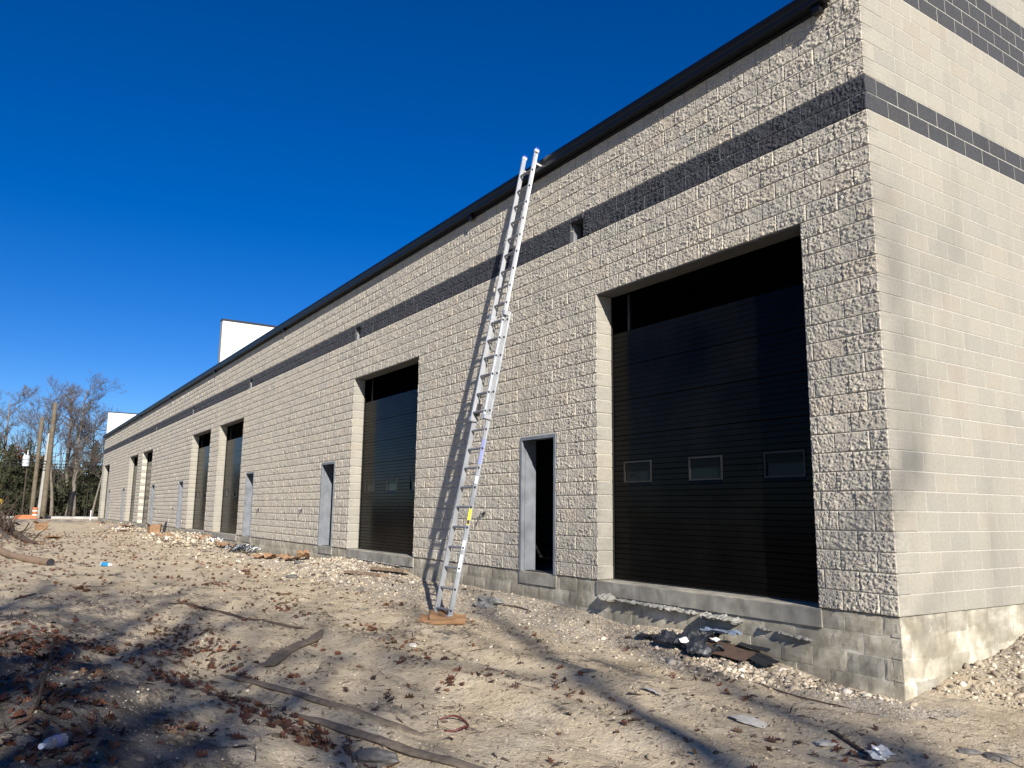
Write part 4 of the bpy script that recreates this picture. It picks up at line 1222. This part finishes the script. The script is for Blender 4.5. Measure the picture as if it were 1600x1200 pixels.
# clear bottle, blue can
bm_, bnt, bb = new_mat('clear_bottle_plastic')
bb.inputs['Base Color'].default_value = (.8, .86, .9, 1); bb.inputs['Roughness'].default_value = .12; bb.inputs['Transmission Weight'].default_value = .75; bb.inputs['IOR'].default_value = 1.2
t = empty('plastic_bottle', (0, 0, 0)); lay(t, -.52, -7.04, .035); t.rotation_euler = (PI/2-.12, 0, 1.05)
tag(t, 'crushed clear plastic bottle in the leaves at the lower left', 'bottle')
add('body', MB().lathe([(0, -.1), (.030, -.1), (.033, -.09), (.030, -.06), (.033, -.03), (.028, 0), (.033, .03), (.032, .06), (.016, .10), (.013, .115)], 14).mesh('body', smooth=True), bm_, t)
add('cap', MB().lathe([(.0145, .116), (.0145, .135), (0, .135)], 12).mesh('cap'), M['white_scrap'], t)
add('label_band', MB().lathe([(.0338, -.03), (.0345, -.02), (.0342, .02), (.0338, .03)], 14).mesh('label_band', smooth=True), M['purple_label'], t)
t = empty('spray_can', (0, 0, 0)); lay(t, -18.38, -4.87, .05); t.rotation_euler = (PI/2, 0, PI/2+.5)
tag(t, 'small blue can lying on the sand in the left middle distance', 'can')
add('body', MB().lathe([(0, -.15), (.052, -.15), (.052, .12), (.04, .14)], 14).mesh('body'), M['can_blue'], t)
add('cap', MB().lathe([(.04, .1405), (.03, .17), (.02, .22), (0, .22)], 12).mesh('cap'), M['white_scrap'], t)
add('rim', MB().lathe([(.0535, -.15), (.0535, -.135)], 14).mesh('rim'), M['white_scrap'], t)

# stick standing in the leaf mound
t = empty('dead_stick', (-1.05, -7.12, gz(-1.05, -7.12))); tag(t, 'forked dead stick standing in the leaves of the left mound', 'stick')
mb = MB().tube([(0, 0, -.1), (-.01, .03, .12), (-.02, .06, .26), (-.02, .07, .40)], [.012, .010, .009, .004], 7)
mb.tube([(-.02, .06, .25), (-.01, .09, .31), (.0, .125, .36)], [.008, .007, .003], 6)
add('shaft', mb.mesh('shaft', smooth=True), M['stick'], t)

# half-buried long roots, a board and a curved tube
def along(name, pts, width, mat, label, cat, flat=.5, sink=.0, n=44, ground_follow=True):
    P = np.array(pts, float); s = np.linspace(0, len(P)-1, n); idx_ = np.arange(len(P))
    X = np.interp(s, idx_, P[:, 0]); Y = np.interp(s, idx_, P[:, 1])
    for _ in range(6):
        X[1:-1] = (X[:-2]+2*X[1:-1]+X[2:])/4; Y[1:-1] = (Y[:-2]+2*Y[1:-1]+Y[2:])/4
    Z = gz_arr(X, Y)
    for _ in range(10): Z[1:-1] = (Z[:-2]+2*Z[1:-1]+Z[2:])/4
    V = []; F = []; m = 10
    for i in range(n):
        t = i/(n-1); i2 = min(i+1, n-1); i1 = max(i-1, 0)
        d = Vector((X[i2]-X[i1], Y[i2]-Y[i1], 0)).normalized(); nn = Vector((-d.y, d.x, 0))
        w = width*(.35+.65*min(1, t*9, (1-t)*9))*(1+.22*float(pnoise(i*.35, width*50)))
        for j in range(m):
            a = 2*PI*j/m; V.append(Vector((X[i], Y[i], Z[i]-sink+w*flat*.35))+nn*w*math.cos(a)+Vector((0, 0, w*flat*math.sin(a)*(1+.15*float(pnoise(i*.8, j*1.3))))))
    for i in range(n-1):
        for j in range(m): F.append([i*m+j, i*m+(j+1) % m, (i+1)*m+(j+1) % m, (i+1)*m+j])
    F.append(list(range(m))); F.append([(n-1)*m+j for j in range(m)])
    V = [v-Vector((X[0], Y[0], Z[0])) for v in V]
    o = add(name, MB().add(V, F).mesh(name, smooth=True), M[mat], None, (X[0], Y[0], Z[0]))
    return tag(o, label, cat)
along('buried_root', [(-3.96, -5.36), (-3.29, -5.2), (-2.51, -5.09), (-1.85, -4.95), (-1.4, -4.72), (-.98, -4.6)], .05, 'grey_wood', 'long brown half-buried root, the farther of two in the foreground sand', 'root', .34)
along('buried_root', [(-2.09, -5.22), (-1.59, -5.1), (-1.18, -5.01), (-.87, -4.93), (-.41, -4.86), (-.12, -4.76), (.4, -4.6)], .055, 'grey_wood', 'thick brown half-buried root, the nearer of two at the bottom edge', 'root', .34)
along('weathered_board', [(-3.79, -5.03), (-4.5, -4.6), (-5.3, -4.0), (-5.9, -3.62)], .09, 'grey_wood', 'grey weathered board half sunk in the sand left of the ladder', 'board', .25)
along('thin_root', [(-9.5, -4.9), (-8.2, -4.4), (-7.1, -4.3), (-6.2, -3.7)], .028, 'stick', 'thin dark root crossing the yard in the left middle distance', 'root', .8)
along('branch', [(-6.6, -.55), (-6.1, -.48), (-5.5, -.52)], .018, 'stick', 'thin dark branch in the gravel before the nearest doorway', 'branch', .9)
along('branch', [(.45, -1.83), (.68, -1.93), (.9, -2.02)], .018, 'stick', 'dark stick half sunk just left of the silver foil', 'branch', .8)
along('branch', [(-11.0, -7.0), (-11.4, -6.85), (-11.87, -6.66)], .02, 'stick', 'dark twig at the left edge above the leaf mound', 'branch', .9)
along('branch', [(-1.0, -.95), (-.4, -1.05), (.1, -1.0)], .012, 'stick', 'thin reddish twig in the gravel before the building corner', 'branch', .9)
# curved tube
P = [(-24.6, -7.15), (-22.6, -6.92), (-21.0, -6.62), (-19.6, -6.3), (-18.7, -6.08)]
pts = [(x, y, gz(x, y)+.07+.05*max(0, 1-i/2)) for i, (x, y) in enumerate(P)]
t = empty('brown_tube', pts[0]); tag(t, 'long curved brown tube lying on the sand at the left edge', 'tube')
q = [Vector(p)-Vector(pts[0]) for p in pts]
add('shell', MB().tube(q, .10, 12, cap=False).mesh('shell', smooth=True), M['pipe_brown'], t)
add('bore_shade_plug', MB().tube([q[-1]-(q[-1]-q[-2]).normalized()*.4, q[-1]-(q[-1]-q[-2]).normalized()*.02], .088, 12).mesh('bore_shade_plug'), M['black_sheet'], t)  # solid black plug standing in for the shade inside the tube

# scrap heap against the foundation by the near door
def crumple(seed, w, h, amp, curl=0.0):
    r = np.random.default_rng(seed); o = r.uniform(0, 50, 2)
    def fn(u, v):
        x, y = (u-.5)*w, (v-.5)*h
        z = amp*(.5+float(fbm(np.array(u*2.5+o[0]), np.array(v*2.5+o[1]), 3, seed % 7)))+curl*(u-.5)**2*4
        return (x+.05*w*float(pnoise(u*3+o[1], v*3)), y+.05*h*float(pnoise(u*3, v*3+o[0])), max(z, 0))
    return fn
def scrap(name, seed, w, h, amp, mat, x, y, rz, label, cat, tilt=(0, 0), dz=.02, group=None, curl=0.0, n=14):
    o = add(name, sheet(1, 1, n, n, crumple(seed, w, h, amp, curl), .006, name), M[mat], None, rot=(tilt[0], tilt[1], rz))
    return tag(lay(o, x, y, dz), label, cat, group)
scrap('black_membrane', 1, .62, .46, .17, 'black_sheet', -2.42, -.42, .3, 'crumpled black roofing membrane, left end of the scrap heap', 'membrane', dz=.02, n=18)
scrap('black_membrane', 2, .42, .3, .12, 'black_sheet', -2.05, -.52, .9, 'torn black membrane strip in front of the brown board', 'membrane', dz=.03)
scrap('fibre_board', 3, .62, .40, .012, 'brown_board', -1.86, -.36, .2, 'flat dark brown board in the scrap heap', 'board', (.16, .05), .07, n=6)
scrap('grey_membrane', 4, .5, .13, .05, 'blue_grey_sheet', -2.12, -.17, .12, 'blue-grey membrane strip at the back of the scrap heap', 'membrane', (.15, 0), .16)
scrap('black_board', 5, .46, .22, .012, 'black_sheet', -1.48, -.30, -.25, 'black board, right end of the scrap heap', 'board', (.12, .12), .08, n=5)
scrap('black_board', 6, .40, .07, .01, 'black_sheet', -1.62, -.20, .05, 'narrow black strip leaning behind the scrap heap', 'board', (.3, .05), .14, n=5)
for i, (x, y, s) in enumerate([(-2.35, -.55, .06), (-2.14, -.62, .045), (-2.1, -.3, .05)]):
    o = add('paper_scrap', rock_mesh(60+i, 2, (1, .8, .5), .6), M['white_scrap'], None, scale=(s, s, s)); lay(o, x, y, .12 if i != 1 else .06)
    tag(o, ['white paper ball on top of the black membrane', 'white paper ball in front of the scrap heap', 'white paper ball behind the black membrane'][i], 'paper', 'white scraps in the heap')
scrap('black_flap', 8, .26, .18, .06, 'black_sheet', -3.0, -.5, .4, 'small black scrap of membrane left of the scrap heap', 'membrane', dz=.02)

# planks near the second overhead door
def plank(x, y, rz, L, w, h, label, seed, tilt=(0, 0), dz=.02):
    r = np.random.default_rng(seed); n = 12; V = []; F = []
    for i in range(n+1):
        xx = (i/n-.5)*L+(r.normal(0, .01) if i in (0, n) else 0)
        for a, b in ((-1, -1), (1, -1), (1, 1), (-1, 1)):
            V.append((xx+(r.normal(0, .02) if i in (0, n) else 0), a*w/2*(1+r.normal(0, .03)), b*h/2*(1+r.normal(0, .06))))
    for i in range(n):
        for j in range(4): F.append([i*4+j, i*4+(j+1) % 4, (i+1)*4+(j+1) % 4, (i+1)*4+j])
    F += [[0, 1, 2, 3], [n*4+3, n*4+2, n*4+1, n*4]]
    o = add('plank', MB().add(V, F).mesh('plank'), M['plank'], None, rot=(tilt[0], tilt[1], rz)); lay(o, x, y, dz)
    return tag(o, label, 'plank')
plank(-11.1, -.32, .25, 1.15, .14, .05, 'brown plank on the gravel, upper of two below the second overhead door', 1, dz=.07)
plank(-11.6, -.66, .22, 1.35, .14, .045, 'brown plank half sunk in gravel, lower of two below the second overhead door', 2, dz=.03)

# cardboard and rubbish along the wall
def card(x, y, w, h, rz, seed, label, mat='cardboard', amp=.16, curl=.12, tilt=(0, 0), dz=.03, cat='cardboard', name='cardboard_scrap'):
    return scrap(name, seed, w*.72, h*.62, amp*.38, mat, x, y, rz, label, cat, (tilt[0]*.6, tilt[1]*.6), dz*.5, 'cardboard scraps along the wall' if mat == 'cardboard' else None, curl*.5)
card(-18.96, -.82, .75, .45, .3, 21, 'torn cardboard roll, leftmost of the row left of the second doorway')
card(-18.3, -.68, .7, .42, .2, 22, 'torn cardboard roll, middle of the row left of the second doorway', curl=.2)
card(-17.6, -.55, .65, .40, .1, 23, 'torn cardboard roll, right end of the row of three')
card(-16.7, -.62, .8, .55, .5, 24, 'bright torn cardboard below the second doorway, front piece', amp=.22)
card(-16.3, -.4, .7, .5, -.3, 25, 'bright torn cardboard below the second doorway, upturned rear piece', amp=.28, curl=.25, tilt=(.3, .1), dz=.08)
card(-24.25, -.55, .9, .6, .2, 26, 'brown cardboard wad left of the strapping tangle', amp=.34, curl=.1)
card(-29.5, -.9, 1.0, .6, .7, 27, 'brown cardboard flap right in the rubble below the paired doors', amp=.3)
card(-32.5, -1.0, 1.1, .8, .2, 28, 'tilted brown cardboard flap in the rubble below the paired doors', amp=.3, tilt=(.5, .2), dz=.15)
card(-28.0, -.45, .9, .6, 1.2, 29, 'brown cardboard leaning near the white bag', amp=.3, tilt=(.4, 0), dz=.15)
card(-36.5, -.7, .8, .5, .4, 30, 'small torn cardboard near the middle doorway', amp=.2)
card(-44.5, -1.1, 1.5, .9, .4, 32, 'large flattened cardboard at the far rubbish heap, front piece', amp=.25)
card(-47.5, -.7, 1.7, 1.0, .1, 33, 'orange-brown cardboard on top of the far rubbish heap', amp=.3, dz=.25)
card(-50.5, -.9, 1.2, .8, .9, 34, 'brown cardboard at the back of the far rubbish heap', amp=.3)
card(-60.0, -.7, 1.6, .8, .2, 35, 'brown cardboard by the far end doorway', amp=.3)
card(-36.3, -5.06, 1.7, .9, .1, 36, 'flat orange cardboard lying in the yard at the far left', amp=.1)
card(-26.5, -.35, .75, .55, .3, 41, 'white crumpled bag by the sill of the paired doors', 'white_scrap', .42, .05, cat='bag', name='white_bag')
card(-46.0, -1.0, 1.3, .8, .3, 42, 'white torn sheet in the far rubbish heap', 'white_scrap', .25, .1, cat='sheet', name='white_sheet')
card(-49.2, -1.2, 1.0, .7, 1.0, 43, 'grey-white torn sheet at the foot of the far rubbish heap', 'blue_grey_sheet', .25, .1, cat='sheet', name='grey_sheet')
card(-31.0, -.75, .9, .5, 1.0, 44, 'pale grey torn sheet in the rubble below the paired doors', 'white_scrap', .2, .1, cat='sheet', name='white_sheet')
card(-33.0, -4.1, .28, .12, .2, 45, 'small white scrap on the sand in the far yard', 'white_scrap', .03, 0, cat='scrap', name='paper_scrap')
card(-15.32, -2.19, .26, .22, .2, 46, 'small pink-red scrap on the ground in the middle distance', 'red_plastic', .1, 0, cat='scrap', name='red_scrap')
def carton(x, y, w, d, h, rz, label):
    t = empty('carton', (x, y, gz(x, y)), rz); tag(t, label, 'carton')
    mb = MB()
    for a, b, c_, e in ((-w/2, w/2, -d/2, -d/2+.012), (-w/2, w/2, d/2-.012, d/2), (-w/2, -w/2+.012, -d/2+.0121, d/2-.0121), (w/2-.012, w/2, -d/2+.0121, d/2-.0121)): mb.box(a, b, c_, e, -.03, h)
    add('body', mb.mesh('body'), M['cardboard'], t)
    for s in (-1, 1):
        V = [(-w/2, s*d/2, h+.001), (w/2, s*d/2, h+.001), (w/2, s*(d/2+.16), h+.10), (-w/2, s*(d/2+.16), h+.10)]
        V += [(a, b, c_+.008) for a, b, c_ in V]
        add('flap', MB().add(V, [[0, 1, 2, 3], [7, 6, 5, 4], [0, 4, 5, 1], [1, 5, 6, 2], [2, 6, 7, 3], [3, 7, 4, 0]]).mesh('flap'), M['cardboard'], t)
carton(-40.2, -.35, .55, .5, .42, .1, 'open brown carton against the foundation between the far doorways')
carton(-48.8, -5.0, .55, .45, .4, .4, 'brown carton alone in the yard at the far left')
# leaning dark board beside the carton
o = add('leaning_board', MB().box(-.12, .12, -.02, .02, 0, .62).mesh('leaning_board'), M['black_sheet'], None, (-38.9, -.14, gz(-38.9, -.14)-.02), (-.2, .25, 0)); tag(o, 'dark board leaning on the foundation beside the open carton', 'board')
# tangle of strapping
t = empty('strapping_tangle', (-22.6, -.4, gz(-22.6, -.4))); tag(t, 'tangle of dark and white strapping by the foundation', 'strapping')
for mm, n, sd in (('hardware', 26, 1), ('white_scrap', 12, 2), ('blue_grey_sheet', 10, 3)):
    mb = MB(); rr = random.Random(sd)
    for i in range(n):
        c0 = Vector((rr.uniform(-.85, .85), rr.uniform(-.25, .25), rr.uniform(.02, .12))); a0 = rr.uniform(0, 6); R_ = rr.uniform(.10, .30)
        pts = [c0+Vector((R_*math.cos(a0+k*.6)*1.2, R_*.6*math.sin(a0+k*.6), .07*math.sin(k*.9+a0)+.05)) for k in range(7)]
        mb.tube(pts, .014, 4)
    add({'hardware': 'dark_strap', 'white_scrap': 'white_strap', 'blue_grey_sheet': 'grey_strap'}[mm], mb.mesh('strap', fix=False), M[mm], t)

# ------------------------------------------------------------------ stuff: gravel, leaves, chips, twigs
def scatter_mesh(name, protos, X, Y, S, mat, sink=.3, tilt=.5, rseed=1, extra=None):
    r = np.random.default_rng(rseed)
    Z = gz_arr(X, Y)
    if extra is not None: Z = Z+extra
    Vs = []; Fs = []; Rs = []; off = 0
    pick = r.integers(len(protos), size=len(X))
    for k, (PV, PF) in enumerate(protos):
        sel = np.where(pick == k)[0]; m = len(sel)
        if m == 0: continue
        a = r.uniform(0, 2*PI, m); b = r.normal(0, tilt, m); c_ = r.normal(0, tilt, m)
        ca, sa_, cb, sb, cc, sc = np.cos(a), np.sin(a), np.cos(b), np.sin(b), np.cos(c_), np.sin(c_)
        Rm = np.zeros((m, 3, 3))
        Rm[:, 0, 0] = ca*cc-sa_*sb*sc; Rm[:, 0, 1] = -sa_*cb; Rm[:, 0, 2] = ca*sc+sa_*sb*cc
        Rm[:, 1, 0] = sa_*cc+ca*sb*sc; Rm[:, 1, 1] = ca*cb; Rm[:, 1, 2] = sa_*sc-ca*sb*cc
        Rm[:, 2, 0] = -cb*sc; Rm[:, 2, 1] = sb; Rm[:, 2, 2] = cb*cc
        VV = np.einsum('mij,nj->mni', Rm, PV)*S[sel][:, None, None]
        VV[:, :, 0] += X[sel][:, None]; VV[:, :, 1] += Y[sel][:, None]; VV[:, :, 2] += (Z[sel]+S[sel]*sink)[:, None]
        Vs.append(VV.reshape(-1, 3)); Fs.append((PF[None]+(np.arange(m)*len(PV))[:, None, None]).reshape(-1, PF.shape[1])+off)
        Rs.append(np.repeat(r.random(m), len(PV))); off += m*len(PV)
    me = mesh_np(name, np.concatenate(Vs), np.concatenate(Fs))
    at = me.attributes.new('rnd', 'FLOAT', 'POINT'); at.data.foreach_set('value', np.concatenate(Rs).astype(np.float32))
    return add(name, me, mat)
def ico_proto(seed):
    bm = bmesh.new(); bmesh.ops.create_icosphere(bm, subdivisions=1, radius=1); r = np.random.default_rng(seed)
    V = np.array([v.co[:] for v in bm.verts])*(1+r.normal(0, .17, (len(bm.verts), 1)))*np.array([r.uniform(.9, 1.35), r.uniform(.7, 1), r.uniform(.5, .8)])
    F = np.array([[v.index for v in f.verts] for f in bm.faces]); bm.free(); return V, F
stones = [ico_proto(i) for i in range(7)]
r = np.random.default_rng(50)
def take(n, fx, fy): return fx(n), fy(n)
# along the wall
n = 8000
X = -np.abs(r.gamma(1.4, 4.2, n)); Y = -.02-np.abs(r.normal(0, 1, n))*np.interp(X, [-16, -12, -8, -4, -1, 0], [.8, 1.1, 1.0, .85, .5, .3]); S = r.lognormal(-4.75, .55, n)
# heaps by the corner, the second door and the spoil beside the end wall
n2 = 2600; X2 = r.normal(-1.35, .55, n2); Y2 = -.1-np.abs(r.normal(0, .38, n2)); S2 = r.lognormal(-4.0, .5, n2)
n3 = 3000; X3 = r.normal(-12.6, 1.7, n3); Y3 = -.05-np.abs(r.normal(0, .7, n3)); S3 = r.lognormal(-4.0, .55, n3)
n4 = 6500; X4 = r.uniform(.02, 3.0, n4); Y4 = r.uniform(.35, 4.5, n4); S4 = r.lognormal(-4.3, .6, n4)
n5 = 15000; X5 = r.uniform(-12, 3.5, n5); Y5 = r.uniform(-7.8, -.3, n5); S5 = r.lognormal(-5.1, .5, n5)
n6 = 3500; X6 = r.uniform(-40, -14, n6); Y6 = -np.abs(r.normal(0, 1.2, n6))-.05; S6 = r.lognormal(-3.95, .55, n6)
X = np.concatenate([X, X2, X3, X4, X5, X6]); Y = np.concatenate([Y, Y2, Y3, Y4, Y5, Y6]); S = np.clip(np.concatenate([S, S2, S3, S4, S5, S6])*.8, .004, .055)
tag(scatter_mesh('gravel', stones, X, Y, S, M['pebble'], .08, .5, 2), 'pale gravel strewn along the wall and over the yard', 'gravel', kind='stuff')
# rubble heaps among the far cardboard
n = 900; X = np.concatenate([r.normal(-30, 2.2, n), r.normal(-47.5, 2.2, n//2)]); Y = np.concatenate([-.3-np.abs(r.normal(0, .55, n)), -.3-np.abs(r.normal(0, .6, n//2))]); S = np.clip(r.lognormal(-3.2, .5, len(X)), .015, .11)
tag(scatter_mesh('rubble', stones, X, Y, S, M['pebble'], .35, .5, 3, np.abs(r.normal(0, .08, len(X)))), 'broken pale rubble heaped below the far doors', 'rubble', kind='stuff')

def clod_mat():
    m, nt, b = new_mat('soil_clod')
    col = ramp(nt, attr(nt, 'rnd'), [(0, (.08, .063, .046)), (.5, (.16, .132, .096)), (1, (.30, .25, .18))])
    nt.links.new(col, b.inputs['Base Color']); b.inputs['Roughness'].default_value = .95; b.inputs['Specular IOR Level'].default_value = .1
    return m
def clod_density(a, b):
    m = np.exp(-(((a+1.6)/2.7)**2+((b+7.3)/1.3)**2))
    rut = sum(np.exp(-((b-c0-.35*np.sin(a*.35))/.16)**2) for c0 in (-3.1, -4.7, -5.35, -1.95))
    return np.clip(.06+.55*m+.4*rut+.6*np.clip(fbm(a*.9+5, b*1.5, 3, 15)-.1, 0, 1), 0, 1)
q_ = np.random.default_rng(90); X = q_.uniform(-12, 3.2, 60000); Y = q_.uniform(-8.2, -.3, 60000)
kk = q_.random(60000) < clod_density(X, Y)*.55; X = X[kk][:9000]; Y = Y[kk][:9000]
S = np.clip(q_.lognormal(-4.6, .6, len(X)), .005, .04)
tag(scatter_mesh('soil_clods', stones, X, Y, S, clod_mat(), -.1, .6, 9), 'crumbled soil clods half buried in the sandy yard', 'soil', kind='stuff')

def leaf_proto(seed):
    q = np.random.default_rng(seed)
    # lobed oak leaf: mid rib plus lobes
    half = [(0, 0), (.12, .10), (.2, .34), (.32, .12), (.45, .42), (.56, .14), (.70, .36), (.80, .10), (1.0, .03)]
    V = []; n = len(half)
    for x, y in half: V.append((x-.5, 0, 0))
    for x, y in half: V.append((x-.5, y*q.uniform(.8, 1.1), 0))
    for x, y in half: V.append((x-.5, -y*q.uniform(.8, 1.1), 0))
    V = np.array(V); cu = q.uniform(.3, .9); tw = q.uniform(-.5, .5)
    V[:, 2] = cu*V[:, 1]**2*2+.35*q.uniform(-.6, 1)*V[:, 0]**2+tw*V[:, 0]*V[:, 1]+.10
    F = []
    for i in range(n-1):
        F += [[i, i+1, n+i+1], [i, n+i+1, n+i], [i, 2*n+i, 2*n+i+1], [i, 2*n+i+1, i+1]]
    return V, np.array(F)
leaves = [leaf_proto(i) for i in range(6)]
def density_pick(n, xr, yr, fn, seed):
    q = np.random.default_rng(seed); X = q.uniform(*xr, n*4); Y = q.uniform(*yr, n*4); d = fn(X, Y)
    k = q.random(len(X)) < d; return X[k][:n], Y[k][:n]
def leaf_density(X, Y):
    d = .012+1.0*np.clip(fbm(X*.9, Y*1.6, 3, 31)-.30, 0, 1)*1.9
    m = 1.6*np.exp(-(((X+1.0)/.7)**2+((Y+7.03)/.28)**2))+np.exp(-(((X+4.6)/1.5)**2+((Y+7.0)/.35)**2))+.8*np.exp(-((Y+5.85-.22*(X+3))/.14)**2)*(X > -6)*(X < -1.0)+.5*np.exp(-(((X+5.6)/1.6)**2+((Y+5.3)/.3)**2))
    strip = .55*np.exp(-((Y+5.2-.16*(X+1))/.12)**2)*(X > -2.5)*(X < 1)
    band = .5*np.exp(-((Y+3.2+.25*np.sin(X*1.4))/.22)**2)*(X < 0)
    return np.clip(d*np.interp(Y, [-7.5, -3, -.3], [1, .55, .35])+m+strip+band*.35, 0, 1)
X, Y = density_pick(8500, (-13, 3.2), (-8.0, -.25), leaf_density, 71)
S = np.random.default_rng(72).uniform(.045, .105, len(X))
tag(scatter_mesh('fallen_leaves', leaves, X, Y, S, M['leaf'], .06, .45, 4), 'dry red-brown oak leaves scattered over the yard', 'leaves', kind='stuff')
X, Y = density_pick(3600, (-45, -13), (-9.5, -.4), lambda a, b: np.clip(.12+1.2*np.clip(fbm(a*.5, b*1.3, 3, 41)-.15, 0, 1)+.9*(b < -6.2)*(a < -28), 0, 1), 73)
S = np.random.default_rng(74).uniform(.06, .13, len(X))
tag(scatter_mesh('distant_fallen_leaves', leaves, X, Y, S, M['leaf'], .06, .5, 5), 'dry leaves on the far yard and the left bank', 'leaves', kind='stuff')
def chip_proto(seed):
    q = np.random.default_rng(seed); L = q.uniform(.7, 1.3); w = q.uniform(.10, .22)
    V = np.array([(-L, -w, 0), (L*.8, -w*.7, .05), (L, w*.6, .08), (-L*.9, w, .03), (0, 0, .16)]); return V, np.array([[0, 1, 4], [1, 2, 4], [2, 3, 4], [3, 0, 4]])
chips = [chip_proto(i) for i in range(5)]
X, Y = density_pick(20000, (-14, 3.5), (-8.2, -.1), lambda a, b: np.clip(.10+1.1*np.clip(fbm(a*.8+9, b*1.7, 4, 51)-.05, 0, 1), 0, 1), 75)
S = np.random.default_rng(76).lognormal(-4.25, .6, len(X))
tag(scatter_mesh('bark_chips', chips, X, Y, np.clip(S, .006, .07), M['chip'], .12, .3, 6), 'dark bark chips and twig crumbs on the sand', 'bark chips', kind='stuff')
def twig_proto(seed):
    rr = random.Random(seed); mb = MB(); p = Vector((-.5, 0, .05)); q = [p]
    for i in range(4): q.append(q[-1]+Vector((.25, rr.uniform(-.09, .09), rr.uniform(-.03, .05))))
    mb.tube(q, [.012, .014, .011, .008, .003], 3, cap=False)
    if rr.random() < .7: mb.tube([q[2], q[2]+Vector((.16, .12, .05)), q[2]+Vector((.3, .17, .07))], [.008, .006, .002], 3, cap=False)
    return np.array([v[:] for v in mb.V]), np.array(mb.F)
twigs = [twig_proto(i) for i in range(6)]
X, Y = density_pick(420, (-14, 3.5), (-8.2, -.15), lambda a, b: np.clip(.25+1.0*np.clip(fbm(a*.7+3, b*1.2, 3, 61)-.05, 0, 1), 0, 1), 77)
S = np.random.default_rng(78).uniform(.06, .30, len(X))
tag(scatter_mesh('twigs', twigs, X, Y, S, M['stick'], .015, .16, 7), 'thin dead twigs scattered over the ground', 'twigs', kind='stuff')
